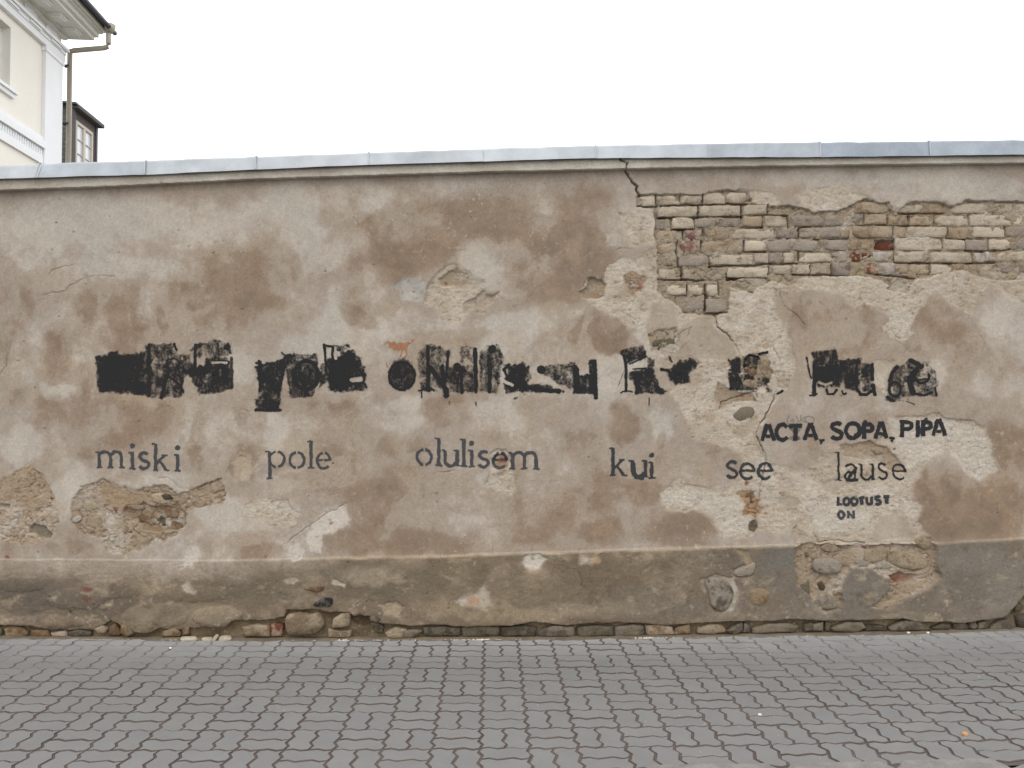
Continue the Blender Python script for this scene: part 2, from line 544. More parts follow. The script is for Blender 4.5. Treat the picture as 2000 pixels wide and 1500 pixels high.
col = lerp3(C_PALE[None, None, :], C_MID[None, None, :], ss(damp, 0.02, 0.42))
col = lerp3(col, C_BROWN[None, None, :], .74 * ss(damp, 0.34, 0.92) + .26 * ss(damp, .54, .68))
col = lerp3(col, C_DARK[None, None, :], ss(damp, 0.8, 1.3) * 0.8)
tide = np.exp(-((damp - .60) / .035) ** 2) * np.clip(.5 + 1.4 * fbm(U, V, 70, 19, 3), 0, 1)
col = lerp3(col, lin(138, 114, 88)[None, None, :], tide * .28)
ochre = np.clip(1.5 * fbm(UB, VB, 52, 20, 5, .62) - .25, 0, .6)
col = lerp3(col, lin(172, 148, 118)[None, None, :], ochre * .55)
col = lerp3(col, C_GREY[None, None, :], grey * 0.42 * (1 - .6 * ss(damp, .35, .9)))
# soft shade below the cornice, painted into the colour
under_cor = (V - v_cor(U))
g = np.exp(-np.clip(under_cor, 0, 999) / 20.0) * (0.45 + 0.4 * fbm(UW, VW, 60, 23, 3))
col = lerp3(col, lin(134, 120, 104)[None, None, :], np.clip(g, 0, .75) * (under_cor > -1))
coarse = np.zeros(U.shape, np.float32)

# ---- relief in millimetres, + = towards the street
dep = 4.5 * fbm(U, V, 210, 30, 3) + 2.0 * fbm(UW, VW, 60, 31, 4, .55) + 1.0 * fbm(U, V, 14, 33, 4, .65)
dep = dep + 0.9 * ss(grey, .3, .9) * fbm(U, V * 1.5, 28, 35, 3)
base_noise = dep.copy()

def lay(pts, mm, c, t=1.3, rough=1.0, amp=1.0, tint=0.5, soften=0.0, cseed=40, rimh=0.0):
    """open a patch inside the outline: mm level, c pigment; soften feathers the rim here and there"""
    w = pwin(pts, 30)
    u, v, uw, vw = U[w], V[w], UW[w], VW[w]
    sd = psd(UE[w], VE[w], pts, 60)
    if rimh:
        dep[w] += rimh * np.exp(-np.clip(-sd, 0, 99) / 7.0) * (sd < 0) * np.clip(.6 + .9 * fbm(u, v, 40, 39, 2), 0, 1.3)
    f = ss(sd, -t, t)
    if soften:
        q = np.clip(soften + 1.1 * fbm(u, v, 60, 38, 3), 0, 1)
        f2 = ss(sd + 6 * fbm(u, v, 22, 41, 4, .65), -7, 9)
        f = f * (1 - q) + f2 * q
    rel = mm + amp * (4.5 * fbm(uw, vw, 42, 42 + cseed % 7, 4, .6) + 2.8 * fbm(u, v * 1.3, 15, 44, 4, .65) + 1.3 * fbm(u, v, 6, 46, 2, .6))
    if amp > 1.2:                          # craggy where rubble shows
        rg = np.abs(fbm(uw, vw, 30, 50, 3, .6)) ; r2 = np.abs(fbm(u, v * 1.3, 13, 51, 3, .6))
        rel = rel + 5 - 26 * np.exp(-rg / .045) * .45 - 12 * np.exp(-r2 / .05) * .5
    dep[w] = dep[w] * (1 - f) + rel * f
    cc = lerp3(np.array(c)[None, None, :], C_UNDER2[None, None, :], np.clip(tint * (0.25 + 1.3 * fbm(uw, vw * 1.3, 34, cseed, 5, .65)), 0, 1))
    cc = lerp3(cc, C_WHITE[None, None, :], np.clip(1.2 * fbm(u, v, 55, cseed + 3, 4, .6) + 0.05, 0, .75))
    cc = lerp3(cc, lin(122, 100, 76)[None, None, :], np.clip(2.2 * fbm(u, v * 1.5, 13, cseed + 6, 3, .6) - 0.8, 0, .55))
    col[w] = col[w] * (1 - f[..., None]) + cc * f[..., None]
    coarse[w] = coarse[w] * (1 - f) + rough * f

# great loss of the finishing coat on the right
U1 = [(1207,412),(1222,418),(1240,405),(1245,382),(1290,378),(1370,381),(1385,374),(1440,370),(1505,373),(1522,385),(1530,399),(1552,405),(1562,395),(1553,374),(1590,366),(1650,362),(1665,372),
 (1700,388),(1740,404),(1762,408),(1775,392),(1830,393),(1860,402),(1890,390),(1935,393),(1975,395),(2100,392),(2110,560),(2050,610),(2010,600),(1975,582),(1935,560),(1912,575),(1905,600),(1893,612),
 (1868,600),(1850,585),(1830,570),(1812,577),(1800,600),(1775,640),(1790,652),(1760,668),(1740,660),(1722,640),(1745,610),(1715,600),(1690,592),(1665,602),(1640,577),(1600,562),(1560,570),(1537,590),
 (1530,612),(1545,660),(1556,710),(1545,756),(1520,778),(1508,800),(1490,830),(1478,850),(1485,880),(1500,905),(1540,912),(1570,922),(1597,905),(1605,880),(1640,872),(1690,868),(1725,852),(1735,815),
 (1760,812),(1800,812),(1835,806),(1850,818),(1900,820),(1925,835),(1940,870),(1935,882),(1950,915),(1915,940),(1890,926),(1872,896),(1850,882),(1810,896),(1800,930),(1785,945),(1780,975),(1800,988),
 (1796,1015),(1810,1040),(1830,1064),(1560,1062),(1545,1034),(1510,1042),(1480,1036),(1465,1050),(1410,1057),(1400,1036),(1385,1010),(1370,990),(1340,1002),(1300,993),(1288,965),(1308,950),(1325,928),
 (1350,946),(1390,955),(1425,953),(1448,915),(1445,885),(1400,868),(1352,858),(1343,830),(1330,792),(1308,765),(1322,720),(1300,690),(1262,684),(1262,660),(1240,645),(1205,622),(1165,602),(1150,590),
 (1131,566),(1150,541),(1180,543),(1186,520),(1215,500),(1240,508),(1262,490),(1281,478),(1262,478),(1222,482),(1226,462),(1218,440)]
lay(U1, -8, C_UNDER, amp=1.19, tint=.75, cseed=47, soften=.45, rimh=1.6)
# islands of finish that still hold
for pts, mm in (
  ([(1335,632),(1375,618),(1395,640),(1430,665),(1445,700),(1400,705),(1362,700),(1335,690),(1325,660)], -3),
  ([(1262,640),(1275,590),(1296,580),(1318,600),(1322,640),(1300,665),(1275,672)], -2),
  ([(1528,572),(1545,580),(1545,610),(1532,640),(1515,610),(1515,585)], -4),
  ([(1700,1058),(1712,1022),(1745,1002),(1776,1010),(1788,1052)], -2),
  ([(1640,880),(1700,872),(1720,890),(1745,900),(1735,915),(1690,905),(1640,915),(1600,905)], -6),
  ([(1605,945),(1650,930),(1652,950),(1630,965),(1606,955)], -6),
  ([(1515,975),(1555,970),(1563,985),(1540,992)], -7),
  ([(1440,960),(1468,955),(1475,975),(1455,985)], -8),
  ([(1300,690),(1345,672),(1352,705),(1330,720),(1305,715)], -8)):
    w = pwin(pts)
    sd = psd(UE[w], VE[w], pts, 40)
    f = ss(sd + 4 * fbm(U[w], V[w], 18, 53, 3, .6), -4, 4) * .9
    dep[w] = dep[w] * (1 - f) + (base_noise[w] + mm) * f
    cc = lerp3(lin(162, 147, 128)[None, None, :], C_PALE[None, None, :], np.clip(.4 + fbm(UW[w], VW[w], 50, 55, 4), 0, 1) * .6)
    col[w] = col[w] * (1 - f[..., None]) + cc * f[..., None]
    coarse[w] = coarse[w] * (1 - f)
# whiter skim in places
for pts in ([(1735,815),(1850,818),(1925,835),(1938,880),(1948,912),(1915,938),(1890,925),(1850,880),(1800,900),(1760,930),(1750,880)],
            [(1330,870+80),(1400,965),(1440,975),(1470,1010),(1460,1045),(1412,1052),(1390,1010),(1345,995),(1296,988),(1292,966)],
            [(1420,790),(1460,782),(1476,800),(1470,822),(1430,826),(1415,810)],
            [(1415,700-60),(1440,655),(1450,640),(1470,600),(1500,590),(1512,570),(1518,600),(1505,612),(1480,600),(1450,622)],
            [(1700,600),(1760,612),(1778,630),(1760,655),(1745,640),(1730,612)],
            [(1590,930),(1600,980),(1700,1000),(1690,1040),(1600,1040),(1560,990)]):
    w = pwin(pts)
    sd = psd(UW[w], VW[w], pts, 40)
    f = ss(sd, -5, 6) * 0.62
    col[w] = lerp3(col[w], C_WHITE[None, None, :], f)

# bed of the bare brickwork
D1 = [(1243,402),(1245,382),(1290,378),(1372,382),(1385,374),(1425,371),(1462,376),(1470,396),(1500,404),(1540,402),(1590,412),(1640,412),(1668,396),(1690,390),(1735,398),(1750,420),(1765,404),(1780,394),(1830,395),
 (1862,404),(1890,392),(2100,395),(2100,545),(1990,548),(1930,545),(1880,528),(1850,530),(1790,548),(1775,568),(1765,572),(1740,556),(1700,540),(1600,540),(1560,545),(1545,560),(1510,548),(1470,572),(1428,560),(1424,604),(1395,618),(1340,612),(1318,595),(1284,566),
 (1285,500),(1280,460),(1279,410)]
lay(D1, -24, C_BED, amp=1.9, tint=.4, cseed=49, rimh=1.5)
w = pwin(D1)
f = ss(psd(UE[w], VE[w], D1, 50), -3, 3) * .45
col[w] = lerp3(col[w], lin(150, 140, 122)[None, None, :], f * ss(U[w], 1650, 1560))

OPEN = [ # polygon, mm, pigment, tint, sharp
 ([(828,592),(836,562),(845,540),(868,520),(885,513),(905,520),(925,545),(947,545),(945,560),(950,572),(938,590),(905,610),(903,628),(885,636),(862,624),(850,604)], -10, C_UNDER, .5),
 ([(858,545),(875,530),(893,524),(912,535),(921,557),(900,563),(882,558),(862,560)], -25, C_UNDER2, .5),
 ([(902,606),(905,592),(925,580),(936,574),(945,567),(953,577),(974,571),(962,588),(950,600),(943,613),(931,612),(925,600),(906,616)], -24, C_UNDER2, .4),
 ([(1130,570),(1145,560),(1152,542),(1175,545),(1184,560),(1180,577),(1165,584),(1140,583)], -26, C_UNDER2, .4),
 ([(768,560),(785,545),(820,540),(835,552),(825,590),(786,586),(780,572)], -2.5, C_GREY, .1),
 ([(1183,455),(1202,452),(1215,462),(1213,480),(1184,482)], -3, lin(176, 166, 152), 0.05),
 ([(955,885),(970,876),(988,878),(998,892),(1003,925),(1010,950),(1000,968),(975,958),(945,948),(955,925),(958,905)], -9, C_UNDER, .5),
 ([(965,890),(985,886),(993,900),(990,915),(972,915),(963,903)], -22, lin(150, 122, 96), .8),
 ([(600,1042),(612,1020),(640,992),(676,984),(684,1015),(660,1036),(632,1046),(628,1080),(604,1078),(598,1058)], -5, C_WHITE, .0),
 ([(560,1082),(566,1066),(582,1062),(594,1075),(590,1090),(572,1098)], -5, C_WHITE, .0),
 ([(1025,1083),(1052,1079),(1066,1090),(1050,1112),(1026,1110),(1020,1096)], -4, C_WHITE, .0),
 ([(350,1112),(362,1085),(372,1062),(388,1066),(396,1085),(380,1100)], -4, C_WHITE, .1),
 ([(355,1142),(366,1137),(374,1146),(388,1153),(380,1159),(366,1155)], 5, lin(166,155,138), .1),
 ([(140,975),(165,950),(200,935),(215,941),(262,957),(290,950),(325,946),(350,966),(400,946),(432,935),(441,962),(436,985),(400,990),(366,1000),(363,1030),(342,1046),(322,1060),(300,1052),(282,1070),(240,1082),(205,1077),(190,1050),(158,1042),(138,1015)], -14, C_UNDER2, .8),
 ([(180,965),(205,945),(230,958),(262,962),(288,962),(300,985),(262,985),(240,1000),(205,985)], -9, lin(160, 138, 112), .3),
 ([(240,992),(275,982),(300,990),(345,985),(362,1003),(360,1030),(320,1040),(280,1036),(262,1020),(240,1018)], -30, lin(140, 118, 92), .6),
 ([(-120,965),(0,938),(30,920),(55,908),(82,926),(96,950),(108,975),(116,1020),(98,1052),(60,1064),(20,1060),(-120,1056)], -9, lin(168, 148, 124), .6),
 ([(56,1030),(66,1024),(88,1030),(102,1045),(95,1053),(70,1046),(56,1042)], -26, lin(134, 124, 108), .3),
 ([(-10,985),(18,985),(16,994),(-10,994)], -24, lin(110, 88, 66), .3),
 ([(480,985),(520,972),(560,985),(590,1004),(575,1030),(530,1028),(505,1012),(470,1008)], -6, C_UNDER, .2),
 ([(455,895),(470,880),(490,890),(498,920),(485,940),(455,938)], -5, lin(172, 156, 134), .4),
 ([(1550,1068),(1582,1062),(1640,1064),(1700,1064),(1790,1064),(1800,1046),(1818,1050),(1828,1070),(1826,1100),(1836,1130),(1812,1150),(1772,1165),(1732,1190),(1700,1186),(1716,1172),(1735,1152),(1736,1130),(1700,1112),(1662,1108),(1644,1140),(1642,1170),(1640,1190),(1608,1192),(1596,1166),(1585,1168),(1556,1140),(1552,1100)], -20, C_UNDER2, .6),
 ([(1735,1125),(1760,1118),(1796,1124),(1790,1140),(1750,1138)], -40, lin(120, 74, 50), .3),
 ([(1365,1130),(1395,1120),(1430,1128),(1440,1150),(1432,1190),(1405,1196),(1385,1180),(1380,1160)], 8, lin(140, 126, 106), .3),
 ([(1435,1070),(1460,1075),(1475,1100),(1470,1125),(1430,1130),(1425,1112),(1455,1100)], 6, lin(150, 132, 108), .4),
 ([(890,1170),(925,1160),(945,1140),(955,1155),(960,1180),(948,1192),(900,1178)], 14, lin(160, 146, 124), .3),
 ([(745,1180),(775,1172),(790,1182),(780,1200),(752,1200)], 6, lin(160, 144, 118), .3),
 ([(556,1133),(564,1127),(575,1126),(586,1134),(574,1141),(560,1140)], 8, lin(160,150,132), .3),
 ([(648,1128),(660,1130),(668,1136),(677,1138),(674,1146),(662,1142),(652,1138)], 9, lin(162,152,134), .3),
 ([(1135,1082),(1170,1080),(1160,1096),(1130,1104)], 12, C_UNDER, .3),
 ([(1710,705),(1725,704),(1735,708),(1750,706),(1748,718),(1736,730),(1730,745),(1728,768),(1722,770),(1718,755),(1706,748),(1706,735),(1702,722)], -4, lin(178, 164, 144), .1),
 ([(1265,655),(1290,642),(1320,640),(1330,655),(1328,690),(1290,696),(1275,690)], -16, C_UNDER2, .9),
 ([(1440,962),(1458,956),(1474,962),(1480,980),(1492,992),(1480,1012),(1466,1004),(1452,1008),(1456,985)], -20, lin(160, 130, 100), .7),
 ([(1445,700),(1470,690),(1500,695),(1505,740),(1480,765),(1450,750),(1460,730)], -21, C_UNDER2, .6),
 ([(1400,745),(1440,765),(1470,770),(1480,785),(1440,785),(1405,800),(1398,780)], -19, C_UNDER2, .4),
 ([(1640,870),(1700,862),(1735,875),(1762,905),(1770,925),(1740,920),(1700,900),(1650,890)], -19, C_UNDER2, .5),
 ([(1218,536),(1232,528),(1245,535),(1262,540),(1258,556),(1250,566),(1240,580),(1228,570),(1222,556)], -18, lin(158, 136, 112), .6),
 ([(684,1204),(722,1203),(723,1222),(690,1222)], -75, lin(110,92,70), .3),
 ([(1418,535),(1455,526),(1468,532),(1440,546),(1420,545)], -55, lin(110,96,78), .3),
 ([(1378,575),(1385,575),(1384,608),(1378,608)], -55, lin(120,80,60), .3),
 ([(1712,468),(1750,470),(1750,489),(1712,488)], -48, lin(128,70,50), .3),
 ([(1762,540),(1775,555),(1772,572),(1745,570),(1735,562)], -30, lin(140, 126, 96), .5),
]

# plinth of cement render, a hand proud of the wall
below = V + 1.6 * fbm(U, V, 40, 60, 4) - v_pl(U)
pf = ss(below, -1.6, 1.6)
pamp = np.interp(U, [-400, 100, 330, 480, 760, 2400], [2, 2, 3, 7, 17, 20])
pn = 0.40 + 0.8 * fbm(UW, VW * 1.2, 110, 61, 5, .6) + .35 * fbm(UB, VB * 1.3, 36, 62, 4, .65)
pc = lerp3(C_PLTH[None, None, :], C_PLTH2[None, None, :], ss(pn, .35, .75))
pc = lerp3(pc, C_PLG[None, None, :], np.clip(ss(U, 1150, 1700) * (.55 + .5 * fbm(UW, VW, 90, 64, 3)), 0, 1))
for cx, cy, rx, ry, a, so_, st, c in (
  (500,1150,100,34,0,.5,.8,(112,102,86)),(790,1140,110,34,0,.5,.8,(108,98,82)),(640,1115,70,14,0,.5,.7,(108,98,84)),(900,1120,60,40,0,.5,.6,(120,106,86)),(720,1125,60,16,0,.5,.7,(158,144,124)),
  (120,1120,130,20,0,.5,.5,(150,136,120)),(60,1160,90,40,0,.5,.8,(96,88,78)),(170,1170,100,34,0,.5,.7,(108,98,86)),(330,1120,70,16,0,.5,.6,(150,136,116)),(420,1200,60,20,0,.5,.6,(150,136,114)),(300,1210,60,20,0,.5,.5,(150,136,114)),
  (600,1105,40,12,0,.5,.5,(150,136,116)),(1040,1150,80,26,0,.5,.5,(126,112,92)),(1150,1190,150,16,-4,.5,.6,(146,132,112)),(1000,1200,120,16,0,.5,.7,(152,136,112)),(860,1190,60,16,0,.5,.5,(146,130,106)),(1200,1120,90,26,0,.5,.6,(116,102,82)),(1250,1160,60,20,0,.5,.5,(118,112,100)),(1300,1190,120,16,0,.5,.5,(118,110,98)),
  (1700,1140,60,44,0,.4,.9,(118,110,100)),(1890,1150,50,40,0,.5,.6,(112,104,92)),(1900,1090,90,18,0,.4,.6,(128,122,112)),(1965,1140,50,60,0,.5,.5,(136,128,116)),(1430,1100,20,30,0,.5,.5,(104,94,80)),(1530,1090,40,24,0,.4,.6,(112,110,104)),(1480,1110,40,20,0,.4,.4,(118,112,102)),
  (1520,1180,60,20,0,.5,.4,(126,114,96)),(1800,1205,100,14,0,.5,.4,(116,108,92)),(1340,1100,60,20,0,.5,.5,(108,98,82))):
    w, f = blob(cx, cy, rx, ry, a, so_)
    pc[w] = lerp3(pc[w], lin(*c)[None, None, :], np.clip(f * st, 0, 1))
pc = lerp3(pc, lin(98, 87, 71)[None, None, :], np.clip(1.6 * fbm(U, V, 30, 66, 5, .68) - .3, 0, .6))
pc = lerp3(pc, lin(168, 153, 128)[None, None, :], np.clip(1.9 * fbm(UB, VB * 1.6, 34, 67, 5, .68) - .45, 0, .65))
# highlight along the plinth's upper arris, painted pale into the colour
ar = np.exp(-((below - 2.0) / 2.6) ** 2) * np.clip(.55 + .9 * fbm(U, V, 60, 68, 3), 0, 1) * np.interp(U, [0, 350, 700, 1500, 1600], [.0, .15, .85, .6, .2])
pc = lerp3(pc, lin(186, 170, 142)[None, None, :], ar)
pd = pamp + 1.3 * fbm(U, V, 9, 72, 3, .6) + 2.0 * fbm(UW, VW, 70, 70, 4) + 1.2 * fbm(U, V * 1.4, 18, 71, 4, .6)
# the left stretch bulges over hidden boulders
bul = np.zeros(U.shape)
for cx, cy, rx, ry, h in ((270,1212,34,28,34),(425,1205,50,22,26),(330,1200,40,24,14),(150,1170,60,22,12),(90,1215,80,14,14),(215,1150,70,20,8),(40,1140,50,16,8),(385,1160,60,16,8),(700,1190,60,20,6),(1180,1200,90,14,4),(1770,1215,60,20,8),(1900,1200,50,30,6)):
    r = np.sqrt(((UE - cx) / rx) ** 2 + ((VE - cy) / ry) ** 2)
    bul = np.maximum(bul, h * np.sqrt(np.clip(1 - r * r, 0, 1)) )
pd = pd + bul + ss(U, 520, 200) * (3.5 * fbm(U, V * 2.2, 44, 73, 4, .6))
f = pf
dep = dep * (1 - f) + pd * f
lf = ss(U, 760, 320)                      # on the left the plinth fades into the wall
fcol = f * (1 - lf * (1 - ss(below + 16 * fbm(U, V, 50, 74, 4), 0, 46)))
col = col * (1 - fcol[..., None]) + pc * fcol[..., None]
coarse = coarse * (1 - f) + 0.5 * f

# undercut foot where the base courses lie open
v_foot = curve([(-400,1216),(0,1222),(60,1222),(100,1232),(190,1230),(215,1213),(228,1217),(250,1236),(290,1238),(310,1228),(345,1232),(370,1228),(440,1226),(455,1212),(520,1212),(556,1206),(560,1192),(625,1190),(640,1196),(683,1196),(690,1203),(722,1203),(735,1215),(800,1222),(850,1220),(900,1224),(1000,1222),(1040,1214),(1100,1222),(1150,1217),(1230,1216),(1300,1222),(1400,1214),(1500,1213),(1540,1209),(1600,1212),(1700,1211),(1760,1208),(1800,1214),(1880,1216),(1960,1205),(1975,1190),(2000,1160),(2100,1200)])
ft = V + 2.2 * fbm(U, V, 14, 75, 3, .6) - v_foot(U)
f = ss(ft, -1.4, 1.8)
rim_f = np.exp(-np.clip(-ft, 0, 99) / 4.0) * (ft < 0)
dep = dep - 3 * rim_f
fc = lerp3(lin(104, 90, 68)[None, None, :], lin(140, 124, 98)[None, None, :], np.clip(.4 + fbm(UW, VW, 24, 77, 4), 0, 1))
fd = -30 + 8 * fbm(U, V, 24, 78, 4)
dep = dep * (1 - f) + fd * f
col = col * (1 - f[..., None]) + fc * f[..., None]
coarse = coarse * (1 - f) + .8 * f

cseed_dark = lambda i: OPEN[i][3] >= .6
for i, (pts, mm, c, tint) in enumerate(OPEN):
    lo = any(p[1] > 1110 for p in pts) and mm > -3
    lay(pts, mm, c, amp=(.35 if mm > -6 else 1.35 if cseed_dark(i) else 1.0), tint=tint, rough=(.3 if mm > -6 else 1.0), cseed=48 + i % 5, t=1.2,
        rimh=(1.0 if abs(mm) < 30 and not lo else 0), soften=(.55 if (mm > -7 or lo) else .15))

# cornice band
cf = ss(v_cor(U) + .5 * fbm(U, V, 20, 80, 3) - V, -.7, .7)
cc = lerp3(lin(206, 198, 184)[None, None, :], lin(184, 172, 156)[None, None, :], np.clip(.35 + fbm(UW, VW * 2, 80, 81, 4), 0, 1))
dep = dep * (1 - cf) + (40 + 1.3 * fbm(U, V, 60, 82, 4)) * cf
# soft cove under the band
cv = np.exp(-np.clip(under_cor, 0, 99) / 5.0) * (under_cor > 0) * 9
dep = dep + cv * (1 - cf)
col = col * (1 - cf[..., None]) + cc * cf[..., None]
coarse = coarse * (1 - cf)

JOINT = [ # open joints of the bare brickwork
 [(1283,380),(1282,402),(1284,424),(1312,424),(1312,448),(1335,449),(1336,468)],[(1246,402),(1283,402)],[(1284,401),(1328,400),(1374,399),(1418,397),(1460,397)],[(1328,400),(1329,382)],[(1373,399),(1373,380)],
 [(1365,401),(1366,424)],[(1449,399),(1450,420),(1448,438)],[(1500,400),(1501,418)],[(1284,424),(1312,424),(1366,423),(1449,422),(1500,420),(1540,420)],[(1357,424),(1358,444)],[(1450,443),(1492,443)],[(1492,421),(1491,443)],
 [(1540,422),(1542,443)],[(1312,448),(1358,447)],[(1376,448),(1378,468)],[(1324,470),(1322,494),(1326,520)],[(1371,470),(1370,492),(1386,500),(1389,520),(1392,526)],[(1284,545),(1332,546),(1372,548),(1404,548)],[(1332,522),(1333,546)],
 [(1455,470),(1455,491),(1498,490)],[(1386,520),(1430,518),(1474,518),(1500,515),(1560,514)],[(1503,520),(1502,536)],[(1515,464),(1515,448)],[(1562,445),(1562,466)],[(1562,492),(1562,512)],[(1430,541),(1500,543)],[(1404,552),(1405,575)],
 [(1343,556),(1343,576)],[(1379,556),(1379,580),(1377,612),(1400,612),(1422,609)],[(1584,517),(1584,533)],[(1626,516),(1626,537),(1662,540)],[(1666,440),(1746,439),(1780,440)],[(1736,396),(1742,405),(1742,416)],[(1752,415),(1806,416),(1850,416)],
 [(1736,418),(1736,438)],[(1690,419),(1690,438)],[(1747,441),(1746,465)],[(1779,420),(1779,440)],[(1828,420),(1828,442),(1853,446),(1854,464),(1902,466)],[(1895,419),(1896,440)],[(1966,441),(1966,463)],[(1889,466),(1889,489),(1934,490),(1976,487)],
 [(1749,468),(1749,490),(1748,512),(1818,513),(1902,514),(1948,513)],[(1818,513),(1818,535)],[(1902,492),(1902,514)],[(1700,536),(1752,538),(1790,544)],[(1660,443),(1660,464)],[(1934,468),(1934,488)],[(1610,441),(1566,443),(1540,465)],[(1644,442),(1644,460)],
 [(1592,467),(1658,466)],[(1551,536),(1624,537)]]
for pts in JOINT:
    q = pwin(pts, 16)
    u, v = U[q], V[q]
    d = ld(u + wu2[q] * .45, v + wv2[q] * .45, pts, 14)
    f = (1 - ss(d, .7, 2.3)) * np.clip(.85 + 1.2 * fbm(u, v, 26, 88, 2), .2, 1)
    dep[q] -= 25 * f
    col[q] = lerp3(col[q], lin(112, 94, 74)[None, None, :], f * .6)

CRACK = [ # points, half width px, mm deep
 ([(1207,308),(1211,318),(1223,322),(1222,335),(1228,345),(1235,355),(1243,362),(1246,375),(1251,383)], 1.7, 60),
 ([(1395,612),(1400,625),(1402,640),(1420,650),(1430,665),(1440,680),(1446,690),(1445,705),(1448,722),(1440,745)], 1.3, 22),
 ([(1524,562),(1528,590),(1535,600),(1550,612),(1562,622),(1572,634)], 1.0, 10),
 ([(1507,668),(1512,680),(1520,690),(1526,715),(1520,740),(1522,755)], 1.2, 12),
 ([(1490,668),(1498,664),(1508,668)], 1.2, 12),
 ([(1516,762),(1510,785),(1500,810),(1485,830),(1480,845),(1478,855),(1490,872),(1495,890),(1497,905)], 1.5, 26),
 ([(1497,905),(1490,930),(1487,950),(1485,975),(1476,995),(1478,1020)], 1.4, 22),
 ([(1405,800),(1410,785),(1440,775),(1478,765),(1482,778)], 1.1, 14),
 ([(-60,750),(0,730),(12,715),(15,690),(25,655),(40,620),(50,598),(60,590),(85,585)], .8, 8),
 ([(87,575),(100,570),(112,569),(125,568),(133,558),(145,555),(160,545),(180,540),(225,540)], .75, 7),
 ([(97,535),(103,527),(125,522),(145,517)], .6, 6),
 ([(1322,478),(1322,490),(1322,510),(1329,530),(1333,545)], 1.5, 20),
 ([(842,927),(860,924),(873,922),(888,918)], .9, 8),
 ([(310,1 + 931),(330,934),(350,950),(380,958),(400,955)], .8, 8),
 ([(215,940),(262,955),(290,962),(320,966),(350,966),(400,948),(432,936)], 1.0, 9),
 ([(465,980),(480,990),(510,998),(525,985),(540,976),(560,980),(575,998),(592,1003)], .8, 7),
 ([(560,1060),(600,1030),(615,1018),(640,1002),(676,985)], .9, 8),
 ([(1150,1097),(1156,1090),(1176,1082),(1184,1077)], 1.1, 10),
 ([(1098,1118),(1108,1107),(1120,1113),(1130,1118),(1134,1132),(1136,1140)], 1.0, 9),
 ([(1062,355),(1075,382)], .7, 5),
 ([(1320,690),(1340,672),(1352,668)], .8, 8),
 ([(1325,652),(1340,645),(1352,640),(1340,660)], .8, 8),
 ([(1330,700),(1370,690),(1400,684)], .8, 7),
 ([(968,925),(978,935),(986,948),(992,945)], 1.0, 8),
 ([(985,925),(1010,927)], .8, 6),
 ([(1710,705),(1725,703),(1735,707),(1742,704),(1750,706)], .7, 4),
 ([(1470,795),(1472,812),(1480,822)], .8, 8),
 ([(1740,660),(1755,670),(1768,676),(1778,690)], .8, 5),
 ([(1880,600),(1905,640),(1935,690),(1960,730)], .5, 3),
 ([(1590,1042),(1600,1058),(1640,1056),(1690,1062)], 1.0, 14),
 ([(1280,402),(1281,440)], 1.2, 16),
 ([(1888,1160),(1900,1145),(1905,1130)], .8, 8),
 ([(1205,488),(1222,484),(1232,487)], .8, 7),
 ([(770,560),(783,562),(786,575)], .8, 6), ([(897,491),(908,491)], .8, 5),
 ([(974,575),(985,588),(995,590),(1003,584)], .8, 8),
 ([(140,1188),(60,1196)], .7, 5), ([(200,1142),(212,1137),(225,1140)], .7, 5),([(455,888),(448,905),(436,935)], .6, 5),
 ([(460,805),(470,797),(482,800),(490,812)], .7, 4),([(498,850),(508,868),(510,885)], .7, 4),([(455,900),(470,890),(492,905),(497,930),(490,945)], .6, 4),
]
for pts, w, mm in CRACK:
    q = pwin(pts, 20)
    u, v = U[q], V[q]
    d = ld(u + wu2[q] * .8 + wu[q] * .25, v + wv2[q] * .8 + wv[q] * .25, pts, 14)
    ww = w * .62 * (1 + .8 * fbm(u, v, 16, 85, 2))
    f = (1 - ss(d, ww * .3, ww * 1.1 + .75)) * np.clip(.75 + 1.3 * fbm(u, v, 30, 86, 2), .25, 1)
    dep[q] -= mm * f * (.85 if mm > 12 else .6)
    col[q] = lerp3(col[q], lin(104, 82, 60)[None, None, :], f * (.5 if mm > 5 else .3))

# small pits, pocks and dark nail holes
for k in range(150):
    cx = rng.uniform(-20, 2020); cy = rng.uniform(350, 1190)
    r = rng.uniform(.9, 2.6)
    ok = win(cx - 6, cx + 6, cy - 6, cy + 6)
    q = np.hypot((U[ok] - cx) / rng.uniform(.8, 1.6), V[ok] - cy)
    f = 1 - ss(q, r * .4, r)
    dep[ok] -= 5 * f
    col[ok] *= (1 - .35 * f)[..., None]
for cx, cy, c, r in ((15,1087,(124,66,60),5),(170,1150,(118,72,60),12),(172,1168,(112,74,62),10),(138,1195,(92,60,52),5),(207,1192,(100,84,78),6),(1460,945,(140,88,66),6),(1480,978,(148,102,72),7),(1466,1000,(156,120,84),8),
                     (1250,560,(136,88,74),10),(1165,577,(160,128,104),9),(870,552,(120,92,66),4),(980,900,(130,80,50),9),(645,1021,(150,112,84),6),(1690,1071,(130,66,50),6),(1452,773,(140,52,36),4),
                     (1495,1003,(150,90,60),4),(925,1172,(176,140,110),14),(1160,1092,(176,150,122),12),(470,640,(160,140,120),8)):
    ok = win(cx - r * 3, cx + r * 3, cy - r * 3, cy + r * 3)
    q = np.hypot(UE[ok] - cx, (VE[ok] - cy) * 1.4)
    f = (1 - ss(q, r * .5, r * 1.2)) * .85
    col[ok] = col[ok] * (1 - f[..., None]) + lin(*c)[None, :] * f[..., None]

